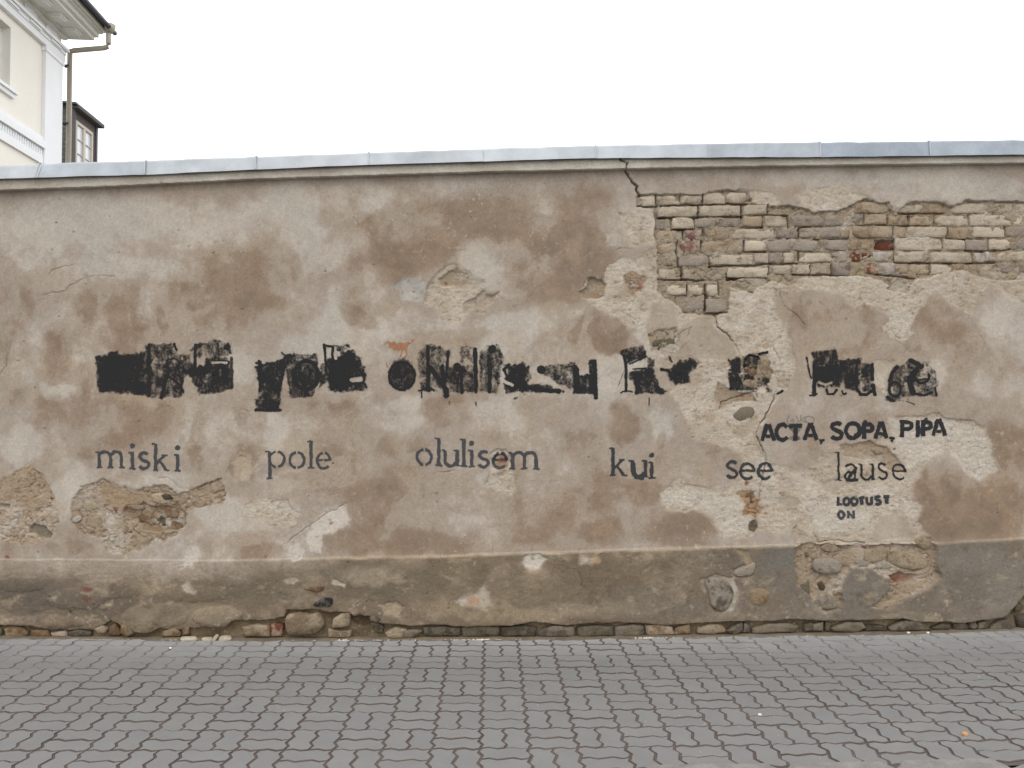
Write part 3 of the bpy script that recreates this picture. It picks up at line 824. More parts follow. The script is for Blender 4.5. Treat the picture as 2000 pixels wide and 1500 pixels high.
fine = 1 + .11 * fbm(U, V, 13, 90, 4, .7) + .10 * fbm(U, V, 3.6, 91, 2, .7) + .06 * fbm(UB, VB, 44, 92, 4, .7)
scratch = np.clip(fbm(U * .5, V * 2.6, 16, 93, 3, .7) - .38, 0, 1) * np.clip(.3 + fbm(UW, VW, 140, 94, 2), 0, 1)
col = col * (fine - .45 * scratch)[..., None]
flake = np.clip((fbm(U, V, 8, 95, 3, .7) - .40) * 5, 0, 1) * np.clip(.2 + 1.2 * fbm(UW, VW, 160, 96, 3), 0, 1)
col = lerp3(col, C_WHITE[None, None, :], flake * .5)
dep -= .8 * flake + 1.0 * scratch
# old paint lines that are only faded colour stay as pigment of the wall
col = np.clip(col, 0.01, 0.9)
DEP = dep.astype(np.float32) / 1000.0

def depth_at(x, z):
    """bilinear height of the wall skin (metres, + = towards the street)"""
    xi = np.clip(np.searchsorted(XS, x) - 1, 0, len(XS) - 2)
    zi = np.clip(((z - ZS[0]) / (ZS[1] - ZS[0])).astype(int), 0, len(ZS) - 2)
    fx = np.clip((x - XS[xi]) / (XS[xi + 1] - XS[xi]), 0, 1)
    fz = np.clip((z - ZS[zi]) / (ZS[1] - ZS[0]), 0, 1)
    return (DEP[zi, xi] * (1 - fx) + DEP[zi, xi + 1] * fx) * (1 - fz) + (DEP[zi + 1, xi] * (1 - fx) + DEP[zi + 1, xi + 1] * fx) * fz

wall = tag(empty('plastered_wall', (0, 0.2, 0)), 'long old street wall with stained peeling lime plaster and bare bricks, standing along the pavement', 'wall')

def child(o, p=wall):
    o.parent = p
    o.matrix_parent_inverse = Matrix.Translation(-Vector(p.location))
    return o

def build_grid(name, Xg, Yg, Zg, keep, attrs, mat):
    """fast quad grid; rows=z, cols=x; keep = bool per cell"""
    nr, nc = Xg.shape
    idx = np.arange(nr * nc).reshape(nr, nc)
    q = np.stack([idx[:-1, :-1], idx[:-1, 1:], idx[1:, 1:], idx[1:, :-1]], -1).reshape(-1, 4)
    q = q[keep.reshape(-1)]
    used, inv = np.unique(q, return_inverse=True)
    q = inv.reshape(-1, 4)
    co = np.stack([Xg.reshape(-1)[used], Yg.reshape(-1)[used], Zg.reshape(-1)[used]], -1).astype(np.float32)
    me = bpy.data.meshes.new(name)
    me.vertices.add(len(co))
    me.vertices.foreach_set('co', co.reshape(-1))
    me.loops.add(q.size)
    me.loops.foreach_set('vertex_index', q.reshape(-1).astype(np.int32))
    me.polygons.add(len(q))
    me.polygons.foreach_set('loop_start', np.arange(0, q.size, 4, dtype=np.int32))
    me.polygons.foreach_set('loop_total', np.full(len(q), 4, np.int32))
    me.polygons.foreach_set('use_smooth', np.ones(len(q), bool))
    me.update(calc_edges=True)
    for an, arr in attrs.items():
        if arr.ndim == 3:
            a = me.attributes.new(an, 'FLOAT_COLOR', 'POINT')
            v = np.ones((len(used), 4), np.float32)
            v[:, :3] = arr.reshape(-1, 3)[used]
            a.data.foreach_set('color', v.reshape(-1))
        else:
            a = me.attributes.new(an, 'FLOAT', 'POINT')
            a.data.foreach_set('value', arr.reshape(-1)[used].astype(np.float32))
    o = bpy.data.objects.new(name, me)
    COL.objects.link(o)
    me.materials.append(mat)
    return o

# keep the skin below the coping line
zc_u = np.array([onwall(u, v_cb(u) - 3)[1] for u in range(-1600, 3600, 50)])
xc_u = np.array([onwall(u, v_cb(u) - 3)[0] for u in range(-1600, 3600, 50)])
ztop = np.interp(X, xc_u, zc_u)
keep = ((Z < ztop)[:-1, :-1])
skin = child(build_grid('plaster_skin', X, -DEP, Z, keep, {'pigment': col.astype(np.float32), 'coarse': coarse}, M_SKIN))

# body of the wall behind the skin, top follows the slope of the coping
vs, fs = [], []
cols_x = np.linspace(-9, 9, 61)
for x in cols_x:
    zt = float(np.interp(x, xc_u, zc_u)) - 0.004
    vs += [(x, 0.10, -0.1), (x, 0.10, zt), (x, 0.42, zt), (x, 0.42, -0.1)]
for i in range(60):
    b = i * 4
    for k in range(4):
        fs.append((b + k, b + (k + 1) % 4, b + 4 + (k + 1) % 4, b + 4 + k))
fs += [(0, 3, 2, 1), (240, 241, 242, 243)]
M_CORE = simple_mat('rubble_core', lin(140, 126, 104), sc=20)
core = child(mesh('wall_core', vs, fs, M_CORE))
# thin top cover from skin to core
vs, fs = [], []
for x in cols_x:
    zt = float(np.interp(x, xc_u, zc_u)) - 0.006
    vs += [(x, -0.03, zt), (x, 0.10, zt)]
for i in range(60):
    fs.append((i * 2, i * 2 + 2, i * 2 + 3, i * 2 + 1))
child(mesh('wall_head', vs, fs, M_CORE))
R = random.Random(11)

def brick(u0, u1, v0, v1, mat, out=-14, rough=1.0, back=-60):
    """one brick from its four picture edges; out = level of its face in mm"""
    x0, z1 = onwall((u0), (v0)); x1, z0 = onwall(u1, v1)
    if x1 - x0 < .02 or z1 - z0 < .02:
        return
    nx = max(3, int((x1 - x0) / .032)); nz = 3
    ex, ez = .004 / (x1 - x0), .004 / (z1 - z0)
    px = [0] + [ex + (1 - 2 * ex) * i / nx for i in range(nx + 1)] + [1]
    pz = [0] + [ez + (1 - 2 * ez) * i / nz for i in range(nz + 1)] + [1]
    sk = R.uniform(-.0025, .0025); tilt = R.uniform(-3, 3) / 1000
    chip = {k: R.uniform(0, .014) * (R.random() < .6) * rough for k in ((0, 0), (0, 1), (1, 0), (1, 1))}
    vs = []
    W_, H_ = len(px), len(pz)
    wl = [R.uniform(-.0035, .0035) for _ in range(W_ + H_ * 2)]
    for j, b in enumerate(pz):
        for i, a in enumerate(px):
            edge = (i in (0, W_ - 1)) or (j in (0, H_ - 1))
            x = x0 + a * (x1 - x0)
            z = z0 + b * (z1 - z0) + sk * (a - .5)
            y = -(out / 1000.0) + tilt * (b - .5) * 2
            if edge:
                y += .0035 * rough
                if j in (0, H_ - 1): z += wl[i]
                if i in (0, W_ - 1): x += wl[W_ + j]
            else:
                y += R.uniform(-.0045, .0035) * rough
            c = chip.get((int(a > .5), int(b > .5)))
            dd = math.hypot(min(a, 1 - a) * (x1 - x0), min(b, 1 - b) * (z1 - z0))
            if dd < .024:
                y += c * 1.2
                x += c * (1 if a < .5 else -1) * .8
                z += c * (1 if b < .5 else -1) * .6
            vs.append((x, y, z))
    fs = []
    for j in range(H_ - 1):
        for i in range(W_ - 1):
            a = j * W_ + i
            fs.append((a, a + 1, a + 1 + W_, a + W_))
    ring = [i for i in range(W_)] + [j * W_ + W_ - 1 for j in range(1, H_)] + [(H_ - 1) * W_ + i for i in range(W_ - 2, -1, -1)] + [j * W_ for j in range(H_ - 2, 0, -1)]
    b0 = len(vs)
    for r in ring:
        vs.append((vs[r][0], -back / 1000.0, vs[r][2]))
    n = len(ring)
    for k in range(n):
        a, b = ring[k], ring[(k + 1) % n]
        fs.append((b, a, b0 + k, b0 + (k + 1) % n))
    o = child(mesh('brick', vs, fs, mat, smooth=True))
    return o

L, G_, T_, RO, RE, WH, DK = M_BR_LIME, M_BR_GREY, M_BR_TAN, M_BR_ROSE, M_BR_RED, M_BR_WHITE, M_BR_DARK
BR = [
 (1246,1280,382,401,L,-15),(1284,1328,382,399,L,-13),(1330,1372,381,398,L,-12),(1375,1417,376,397,L,-11),(1419,1458,375,396,L,-11),
 (1285,1363,402,422,L,-12),(1367,1447,401,421,L,-12),(1453,1499,399,417,L,-13),
 (1281,1307,427,446,G_,-20),(1314,1356,424,446,L,-9),(1361,1402,425,443,G_,-17),(1404,1445,425,442,G_,-18),(1453,1490,421,441,T_,-15),(1496,1537,421,442,L,-15),(1545,1611,420,441,G_,-16),(1612,1650,420,440,G_,-17),
 (1281,1331,449,472,T_,-20),(1338,1372,447,467,RO,-16),(1382,1426,446,468,T_,-20),(1431,1513,446,465,L,-17),(1518,1560,446,464,G_,-15),(1564,1643,444,463,G_,-16),
 (1284,1320,474,494,T_,-21),(1328,1368,470,494,RO,-17),(1373,1452,470,493,T_,-20),(1457,1497,469,489,L,-11),(1502,1547,469,491,G_,-15),(1550,1600,467,489,G_,-16),(1602,1657,467,488,G_,-17),
 (1286,1324,498,518,T_,-22),(1328,1383,498,519,G_,-16),(1390,1471,497,516,L,-14),(1476,1502,494,513,RO,-13),(1504,1530,494,513,G_,-16),(1533,1556,494,513,L,-14),(1564,1626,493,511,L,-16),(1628,1660,493,511,G_,-19),
 (1288,1331,525,544,L,-18),(1336,1358,526,544,RO,-14),(1422,1501,522,541,L,-15),(1505,1548,518,534,L,-15),(1550,1583,516,534,L,-14),(1586,1625,517,534,T_,-18),(1627,1662,514,538,G_,-12),
 (1304,1342,556,576,L,-15),(1345,1373,555,576,L,-16),(1382,1403,556,578,L,-14),(1412,1440,562,582,DK,-24),
 (1322,1373,581,609,G_,-18),(1381,1422,583,609,G_,-16),
 (1672,1740,393,415,T_,-16),(1753,1806,400,414,L,-14),(1808,1851,398,415,T_,-18),(1855,1931,396,415,L,-17),(1934,1980,395,414,L,-18),(1984,2040,396,415,L,-20),
 (1668,1689,419,437,G_,-18),(1692,1734,419,437,T_,-11),(1737,1778,421,439,T_,-14),(1780,1826,421,439,T_,-15),(1830,1894,420,440,L,-18),(1898,1978,418,440,L,-19),(1981,2040,418,440,L,-20),
 (1645,1664,442,463,T_,-20),(1668,1745,441,464,T_,-12),(1748,1772,443,463,T_,-17),(1774,1852,442,463,L,-16),(1856,1900,443,465,T_,-19),(1904,1965,442,463,L,-16),(1968,2040,441,462,G_,-17),
 (1663,1709,467,487,T_,-16),(1752,1842,466,488,L,-17),(1845,1888,467,487,L,-14),(1890,1932,468,488,G_,-13),(1935,1976,467,487,L,-15),(1980,2040,466,487,G_,-19),
 (1661,1683,490,510,RE,-22),(1685,1704,492,508,RE,-20),(1706,1744,491,509,WH,-13),(1750,1816,491,511,L,-16),(1820,1901,492,512,L,-15),(1905,1925,493,511,WH,-18),(1927,1946,490,509,WH,-14),(1950,2040,490,510,L,-19),
 (1689,1718,515,534,RE,-17),(1720,1750,513,536,WH,-13),(1753,1776,515,533,T_,-20),(1779,1819,516,535,T_,-18),(1822,1861,516,536,L,-17),(1864,1901,515,537,T_,-20),(1904,1946,515,534,T_,-22),(1950,1990,514,532,G_,-20),(1993,2040,514,532,G_,-20),
 # loose brick ends inside the smaller holes
 (1712,1750,470,487,RE,-32),(1384,1416,526,542,DK,-36),(1230,1250,546,562,RO,-14),(1170,1182,573,583,RO,-18),(1275,1320,662,684,DK,-13),(1415,1450,372+218,388+218,T_,-24),
]
for (a, b, c, d, m, o) in BR:
    brick(a, b, c, d, m, o)

def stone(name, pts, mat, rise=18, base=0, ang=0, par=wall, rnd=.16, flat=.74):
    """rounded stone from its outline in the picture; base/rise in mm"""
    foot = min(p[1] for p in pts) > 1195
    if foot:
        mu_, mv_ = sum(p[0] for p in pts) / len(pts), sum(p[1] for p in pts) / len(pts)
        pts = [(mu_ + (u - mu_) * 1.06 + R.uniform(-1.5, 1.5), mv_ + (v - mv_) * 1.18 + 1 + R.uniform(-1.2, 1.2)) for u, v in pts]
    P = [onwall(u, v) for u, v in pts]
    # resample to about 16 rim points
    n = len(P)
    per = []
    for i in range(n):
        a, b = P[i], P[(i + 1) % n]
        k = 3 if n < 7 else 2
        for t in range(k):
            per.append((a[0] + (b[0] - a[0]) * t / k, a[1] + (b[1] - a[1]) * t / k))
    # soften corners
    for _ in range(0 if foot else 1):
        per = [((per[i - 1][0] + 2 * per[i][0] + per[(i + 1) % len(per)][0]) / 4, (per[i - 1][1] + 2 * per[i][1] + per[(i + 1) % len(per)][1]) / 4) for i in range(len(per))]
    cx = sum(p[0] for p in per) / len(per); cz = sum(p[1] for p in per) / len(per)
    rings = [(1.0, -28), (1.0, rise * .1), (.95, rise * .62), (flat + .1, rise * .9), (flat * .6, rise)]
    base = base - .12 * rise if min(p[1] for p in pts) > 1195 else base
    vs, fs = [], []
    m = len(per)
    for k, (s, h) in enumerate(rings):
        for i, (x, z) in enumerate(per):
            j = 1 + R.uniform(-.045, .045) * (k > 1)
            vs.append((cx + (x - cx) * s * j, -(base + h + (R.uniform(-rnd, rnd) * rise if k > 1 else 0)) / 1000.0, cz + (z - cz) * s * j))
    vs.append((cx, -(base + rise * 1.02) / 1000.0, cz))
    area = sum(per[i][0] * per[(i + 1) % m][1] - per[(i + 1) % m][0] * per[i][1] for i in range(m))
    for k in range(len(rings) - 1):
        for i in range(m):
            a, b = k * m + i, k * m + (i + 1) % m
            f = (a, b, b + m, a + m)
            fs.append(f if area > 0 else f[::-1])
    t = (len(rings) - 1) * m
    for i in range(m):
        f = (t + i, t + (i + 1) % m, len(vs) - 1)
        fs.append(f if area > 0 else f[::-1])
    o = mesh(name, vs, fs, mat, smooth=True)
    if par is not None:
        o = child(o, par)
    return o

SG, SP, SB, FL = M_ST_GREY, M_ST_PALE, M_ST_BROWN, M_FLINT
ST = [ # outline, material, rise, base
 ([(1372,1128),(1392,1124),(1416,1130),(1430,1146),(1432,1166),(1424,1182),(1414,1194),(1398,1192),(1386,1182),(1386,1168),(1378,1152)], M_ST_SPK, 24, 10),
 ([(1428,1116),(1440,1108),(1462,1104),(1470,1094),(1476,1102),(1472,1118),(1456,1127),(1436,1126)], M_ST_SPK, 18, 8),
 ([(1456,1156),(1470,1146),(1492,1148),(1504,1156),(1500,1172),(1484,1183),(1466,1178)], SB, 10, 14),
 ([(1586,1098),(1600,1087),(1626,1090),(1644,1098),(1647,1112),(1636,1122),(1604,1122),(1588,1114)], M_ST_SPK, 26, -14),
 ([(1596,1165),(1606,1156),(1620,1160),(1634,1174),(1638,1186),(1624,1191),(1604,1190),(1596,1180)], M_ST_SPK, 20, -6),
 ([(1560,1148),(1572,1140),(1582,1134),(1584,1168),(1576,1162)], DK, 8, -14),
 ([(1598,1140),(1606,1134),(1614,1146),(1610,1156),(1600,1152)], DK, 6, -16),
 ([(1784,1052),(1800,1046),(1816,1054),(1824,1068),(1808,1076),(1790,1066)], SP, 18, -16),
 ([(1604,1066),(1620,1061),(1638,1066),(1640,1078),(1618,1080),(1606,1074)], SP, 14, -20),
 ([(1572,1078),(1580,1078),(1582,1088),(1574,1090)], DK, 8, -18),
 ([(1688,1076),(1715,1066),(1738,1070),(1736,1092),(1708,1102),(1686,1096)], SP, 16, -22),
 ([(1740,1072),(1775,1078),(1816,1092),(1820,1108),(1790,1118),(1752,1106),(1730,1100)], SP, 18, -22),
 ([(1670,1088),(1690,1094),(1700,1108),(1680,1108),(1668,1100)], M_ST_SPK, 10, -20),
 ([(1720,1100),(1745,1100),(1742,1112),(1722,1112)], M_ST_SPK, 12, -22),
 ([(1768,1136),(1796,1138),(1808,1148),(1790,1160),(1768,1156)], SP, 14, -24),
 ([(1700,1176),(1726,1176),(1752,1172),(1770,1166),(1745,1186),(1712,1190)], T_, 12, -14),
 ([(1636,1062),(1650,1060),(1660,1068),(1645,1072)], M_ST_SPK, 8, -18),
 # rubble at the foot of the wall, left to right
 ([(558,1200),(574,1195),(600,1196),(610,1200),(622,1193),(632,1205),(634,1226),(620,1238),(590,1240),(562,1240),(556,1220)], SP, 44, -4),
 ([(650,1208),(668,1198),(684,1198),(682,1218),(664,1224),(650,1222)], SP, 26, 0),
 ([(474,1224),(500,1220),(524,1222),(526,1240),(478,1240)], SP, 24, -6),
 ([(528,1222),(542,1217),(552,1221),(552,1240),(530,1240)], RE, 18, -10),
 ([(640,1228),(664,1232),(684,1230),(682,1242),(642,1241)], SP, 14, 0),
 ([(725,1201),(738,1198),(746,1208),(736,1214),(724,1210)], SG, 16, 6),
 ([(724,1216),(738,1214),(750,1224),(746,1234),(732,1232)], DK, 14, -8),
 ([(752,1236),(772,1226),(792,1228),(784,1244),(756,1244)], SP, 22, -4),
 ([(786,1230),(812,1228),(824,1230),(806,1243),(786,1243)], SG, 20, -2),
 ([(826,1226),(872,1224),(898,1228),(897,1240),(830,1240)], DK, 18, -14),
 ([(904,1226),(938,1223),(974,1226),(975,1241),(906,1241)], DK, 18, -14),
 ([(980,1226),(1020,1223),(1046,1226),(1045,1241),(982,1241)], DK, 18, -12),
 ([(1052,1236),(1064,1226),(1082,1222),(1121,1224),(1121,1242),(1054,1242)], SG, 26, -6),
 ([(1128,1226),(1160,1221),(1196,1224),(1199,1238),(1130,1241)], DK, 26, -10),
 ([(1202,1224),(1236,1220),(1258,1222),(1258,1239),(1202,1240)], SG, 24, -8),
 ([(1262,1222),(1290,1219),(1312,1224),(1316,1236),(1264,1239)], T_, 20, -8),
 ([(1320,1226),(1346,1220),(1350,1236),(1318,1238)], SB, 16, -10),
 ([(1366,1226),(1390,1219),(1410,1221),(1420,1232),(1390,1237),(1364,1235)], SP, 16, -10),
 ([(1414,1232),(1436,1222),(1450,1214),(1451,1232),(1432,1236)], SG, 20, -6),
 ([(1453,1216),(1466,1220),(1466,1234),(1452,1233)], SG, 16, -8),
 ([(1470,1226),(1500,1219),(1540,1217),(1558,1224),(1550,1232),(1472,1235)], SG, 20, -8),
 ([(1572,1219),(1586,1216),(1586,1229),(1570,1230)], SG, 18, -6),
 ([(1588,1220),(1607,1215),(1607,1231),(1588,1230)], SG, 20, -6),
 ([(1612,1214),(1622,1216),(1622,1232),(1612,1230)], DK, 14, -10),
 ([(1624,1226),(1652,1216),(1682,1216),(1689,1226),(1668,1233),(1630,1231)], SG, 28, -4),
 ([(1692,1222),(1720,1220),(1734,1224),(1732,1230),(1692,1230)], DK, 18, -10),
 ([(1738,1224),(1762,1212),(1790,1210),(1812,1220),(1818,1228),(1740,1229)], SG, 22, 0),
 ([(1822,1224),(1840,1218),(1856,1220),(1856,1228),(1822,1228)], DK, 14, -12),
 ([(1862,1218),(1880,1214),(1890,1222),(1888,1228),(1864,1228)], SG, 18, -4),
 ([(1892,1216),(1904,1212),(1908,1222),(1900,1226),(1890,1224)], SG, 20, -2),
 ([(1912,1216),(1926,1212),(1932,1220),(1926,1226),(1910,1226)], SG, 18, -4),
 ([(1932,1224),(1950,1212),(1970,1209),(1978,1222),(1976,1226),(1936,1228)], SG, 22, -2),
 ([(1988,1205),(2010,1200),(2040,1204),(2040,1222),(1992,1222)], SG, 30, -14),
 ([(1980,1180),(1992,1176),(2000,1184),(1992,1196),(1982,1192)], DK, 14, -6),
 ([(100,1236),(126,1232),(130,1241),(102,1242)], RO, 12, -8),
 ([(60,1232),(90,1230),(98,1241),(62,1243)], SB, 14, -8),
 ([(10,1228),(40,1226),(54,1234),(50,1243),(12,1243)], SB, 16, -8),
 ([(-34,1222),(-8,1220),(2,1230),(0,1243),(-30,1243)], DK, 18, -10),
 ([(134,1233),(156,1230),(176,1234),(174,1241),(136,1242)], DK, 14, -12),
 ([(186,1228),(200,1222),(212,1228),(206,1234),(190,1234)], SP, 16, -4),
 ([(214,1224),(224,1218),(236,1232),(232,1240),(212,1238)], SB, 18, -10),
 ([(238,1218),(256,1216),(262,1234),(250,1240),(238,1232)], SB, 24, 6),
 ([(318,1234),(340,1226),(354,1236),(352,1242),(318,1242)], SB, 18, -10),
 ([(356,1222),(368,1222),(370,1238),(356,1240)], SB, 16, -8),
 # inside the broken patch on the left
 ([(244,988),(262,984),(284,990),(276,997),(252,995)], SP, 14, -24),
 ([(205,998),(222,1004),(226,1024),(220,1038),(206,1030),(202,1014)], WH, 12, -20),
 ([(140,1012),(154,1006),(160,1014),(150,1022),(140,1020)], WH, 10, -12),
 ([(140,1030),(156,1036),(158,1046),(144,1044)], WH, 10, -12),
 ([(206,986),(230,988),(240,1002),(222,1002),(208,1000)], RO, 10, -20),
 ([(290,966),(312,962),(336,972),(330,986),(300,984)], T_, 18, -20),
 ([(318,990),(345,994),(348,1014),(322,1012)], SB, 18, -36),
 ([(330,1018),(346,1020),(358,1034),(346,1044),(330,1038)], SB, 16, -36),
 ([(312,966),(328,965),(339,974),(322,978)], DK, 12, -10),
 ([(382,976),(396,974),(406,984),(392,988)], RO, 8, -22),
 ([(428,966),(438,964),(444,980),(436,990),(428,982)], SB, 8, -18),
 ([(90,976),(98,968),(106,974),(100,982)], SB, 8, -10),
 ([(262,1000),(285,998),(300,1010),(290,1026),(268,1022)], SB, 16, -40),
 ([(300,1006),(318,1010),(322,1028),(306,1034)], DK, 14, -40),
 ([(232,1030),(252,1024),(266,1034),(250,1046),(234,1044)], T_, 12, -22),
 ([(170,1010),(192,1004),(200,1020),(188,1034),(172,1030)], SP, 10, -18),
 ([(160,985),(178,978),(190,990),(180,1000),(164,998)], SP, 10, -16),
 ([(255,1048),(290,1040),(312,1046),(290,1058),(262,1064)], SP, 10, -20),
 # flints in the plinth
 ([(592,1149),(604,1144),(624,1145),(635,1143),(634,1150),(622,1157),(608,1152)], SB, 7, 18),
 ([(609,1180),(622,1173),(630,1166),(650,1165),(652,1174),(648,1184),(636,1182),(620,1184)], FL, 9, 18),
 # rows of stones in the middle crack
 ([(1430,812),(1445,795),(1470,792),(1478,806),(1466,820),(1440,824)], SG, 10, -16),
 ([(1478,700),(1500,696),(1518,712),(1522,735),(1504,745),(1486,725)], SP, 9, -18),
 ([(1488,672),(1500,664),(1512,672),(1514,690),(1498,690)], T_, 9, -18),
 ([(1455,718),(1475,712),(1482,728),(1470,738),(1454,732)], SB, 8, -20),
 ([(1452,742),(1476,740),(1484,756),(1466,764),(1450,758)], SP, 8, -20),
 ([(1455,960),(1475,955),(1486,970),(1474,984),(1456,978)], SB, 9, -24),
 ([(1463,1020),(1476,1012),(1482,1026),(1476,1040),(1462,1036)], SG, 10, -14),
 ([(1740,872),(1752,868),(1758,884),(1748,890)], SB, 8, -18),
 ([(1700,876),(1722,872),(1730,884),(1712,890)], SP, 8, -18),
]
for pts, m, rise, base in ST:
    stone('stone', pts, m, rise, base)

# ---- zinc coping, one bent sheet after another
def metal(name, tint, rough, patch):
    m, n, p = new_mat(name)
    co = geo_pos(n)
    a = noise(n, 5, 5, .6, co)
    b = noise(n, 40, 6, .7, co)
    oi = n.nodes.new('ShaderNodeObjectInfo')
    c = ramp(n, [(0.3, np.array(tint) * (1 - patch)), (0.7, np.array(tint) * (1 + patch))], a.outputs[0])
    c2 = ramp(n, [(0.3, (.92, .92, .93)), (0.7, (1.05, 1.05, 1.05))], b.outputs[0])
    cc = mix(n, c.outputs[0], c2.outputs[0], 1.0, 'MULTIPLY')
    cc = mix(n, cc, ramp(n, [(0, (.9, .92, .95)), (1, (1.05, 1.05, 1.04))], oi.outputs['Random']).outputs[0], 1.0, 'MULTIPLY')
    n.links.new(cc, p.inputs['Base Color'])
    p.inputs['Metallic'].default_value = .3
    r = ramp(n, [(0.3, (rough - .1,) * 3), (0.7, (rough + .12,) * 3)], b.outputs[0])
    n.links.new(r.outputs[0], p.inputs['Roughness'])
    bump(n, p, a.outputs[0], .25, .01)
    return m

M_ZINC = metal('weathered_zinc', (.385, .40, .41), .55, .16)
M_ZINC3 = metal('dull_zinc', (.335, .355, .37), .55, .18)
M_ZINC2 = metal('zinc_blue_reflection', (.265, .295, .325), .5, .18)  # darker blue reflection put into the base colour of the right-hand sheets
seams = [-1560, -1325, -1090, -855, -620, -380, -140, 75, 284, 500, 720, 941, 1163, 1378, 1601, 1815, 2030, 2260, 2500, 2740, 2980, 3220, 3460]
YF = -0.058
for i_ in range(len(seams) - 1):
    a, b = seams[i_], seams[i_ + 1]
    i = i_ - 4
    vs, fs = [], []
    nseg = 8
    lift = R.uniform(-.002, .002)
    for k in range(nseg + 1):
        u = a + (b - a) * k / nseg + (2.5 if k == nseg else 0)
        e = 1 if k in (0, nseg) else 0
        bow = math.sin(math.pi * k / nseg)
        slant = (-3 if (i == 3 and k == 0) or (i == 2 and k == nseg) else 0)
        x, zt = onwall(u - slant * 1.5, v_top(u), YF)
        x2, zb = onwall(u + slant * .9, v_cb(u), YF - .010)
        yo = R.uniform(-.005, .005) - .004 * bow * (i % 2) + (.0015 if e else 0) - .0025 * (k == nseg)
        zt += lift + R.uniform(-.002, .002)
        prof = [(x2, YF + .006 + yo, zb + .004), (x2, YF - .012 + yo, zb - .001), (x2, YF - .011 + yo, zb + .008), (x, YF + yo, zt - .012), (x, YF + .004 + yo, zt - .002), (x, YF + .012, zt), (x, .2, zt - .012), (x, .47, zt - .05), (x, .475, zt - .13)]
        vs += prof
    P = 9
    for k in range(nseg):
        for j in range(P - 1):
            q = k * P + j
            fs.append((q, q + P, q + P + 1, q + 1)[::-1])
    # end returns give the lap a visible thickness
    dark = 6 <= i - 3 <= 12 and i >= 9
    o = child(mesh('coping_sheet', vs, fs, M_ZINC2 if i >= 10 else (M_ZINC3 if i in (3, 4, 6, 9) else M_ZINC), smooth=False))
    sol = o.modifiers.new('thickness', 'SOLIDIFY')
    sol.thickness = .0022
    sol.offset = 1
    if i == 10:
        o['label'] = 'zinc coping sheet with a darker bluish reflection in its colour'
    # standing lap seam
    x, zt = onwall(b, v_top(b), YF); x2, zb = onwall(b, v_cb(b), YF)
    w = .004
    s = []
    sl = -.014 if b == 75 else 0
    s = [(x - w + .5 * -sl, YF - .006, zt + .003), (x + w - .5 * sl, YF - .006, zt + .003), (x2 + w + sl, YF - .017, zb + .002), (x2 - w + sl, YF - .017, zb + .002), (x - w, .1, zt + .004), (x + w, .1, zt + .004)]
    if b not in (1378, 941):
        child(mesh('seam', s, [(0, 3, 2, 1), (0, 1, 5, 4)], M_ZINC))
# dark strip standing in for the shadow gap under the zinc
M_GAP = simple_mat('shadow_gap_dark', lin(92, 88, 92), sc=30)
vs, fs = [], []
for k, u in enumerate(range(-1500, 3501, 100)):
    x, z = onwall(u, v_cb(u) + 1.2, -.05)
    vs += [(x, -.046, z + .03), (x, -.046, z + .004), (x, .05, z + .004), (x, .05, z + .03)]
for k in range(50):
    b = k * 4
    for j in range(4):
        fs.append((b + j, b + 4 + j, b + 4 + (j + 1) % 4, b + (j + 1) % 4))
child(mesh('shadow_gap_strip', vs, fs, M_GAP))
# ------------------------------------------------------------------ painted words
M_BLACK = paint_mat('black_roller_paint', lin(38, 37, 37, 1.0), .8)
M_STEN = paint_mat('grey_black_stencil_spray', lin(64, 64, 66, 1.0), .35)
M_STENC = paint_mat('charcoal_stencil_spray', lin(54, 54, 56, 1.0), .35)
M_STENB = paint_mat('black_stencil_spray', lin(42, 41, 43, 1.0), .3)
M_ORANGE = paint_mat('orange_spray', lin(168, 118, 84, .75), .9)
M_PENCIL = paint_mat('grey_pencil', lin(120, 112, 104, 1.0), .5)

def arc(cx, cy, rx, ry, a0, a1, n=14):
    return [(cx + rx * math.cos(math.radians(a0 + (a1 - a0) * i / n)), cy + ry * math.sin(math.radians(a0 + (a1 - a0) * i / n))) for i in range(n + 1)]

# stroke letters: x-height 1, y up; (points, weight)
SF = .50   # serif weight
def ser(x, y, l=.16, r=.16): return ([(x - l, y), (x + r, y)], SF)
GL = {}
GL['i'] = [([(0, .02), (0, .96)], 1), ser(0, .03, .18, .18), ser(-.08, .95, .12, .06), ([(0, 1.36), (0.001, 1.37)], 1.5)]
GL['l'] = [([(0, .02), (0, 1.58)], 1), ser(0, .03, .18, .18), ser(-.08, 1.57, .12, .06)]
GL['m'] = [([(0, .02), (0, .92)], 1), ser(0, .03), ser(-.1, .93, .1, .06), (arc(.33, .62, .33, .34, 165, 0) + [(.66, .02)], 0.95), ser(.66, .03), (arc(.99, .62, .33, .34, 165, 0) + [(1.32, .02)], 0.95), ser(1.32, .03)]
GL['s'] = [(arc(.28, .73, .24, .23, 35, 190) + [(.12, .60), (.28, .50), (.46, .42)] + arc(.28, .26, .26, .23, 30, -160), .95)]
GL['k'] = [([(0, .02), (0, 1.58)], 1), ser(0, .03), ser(-.1, 1.57, .1, .06), ([(.05, .42), (.55, .90)], 0.76), ([(.22, .56), (.64, .03)], 0.90), ser(.52, .92, .14, .16), ser(.66, .03, .16, .16)]
GL['p'] = [([(0, -.60), (0, .94)], 1), ser(0, -.6), ser(-.12, .95, .12, .12), (arc(.42, .5, .42, .44, 140, 100), .7), (arc(.42, .5, .42, .44, 78, -78), .85), (arc(.42, .5, .42, .44, -100, -150), .7)]
GL['o'] = [(arc(.46, .48, .42, .44, 100, 260), .85), (arc(.46, .48, .42, .44, 80, -80), .85)]
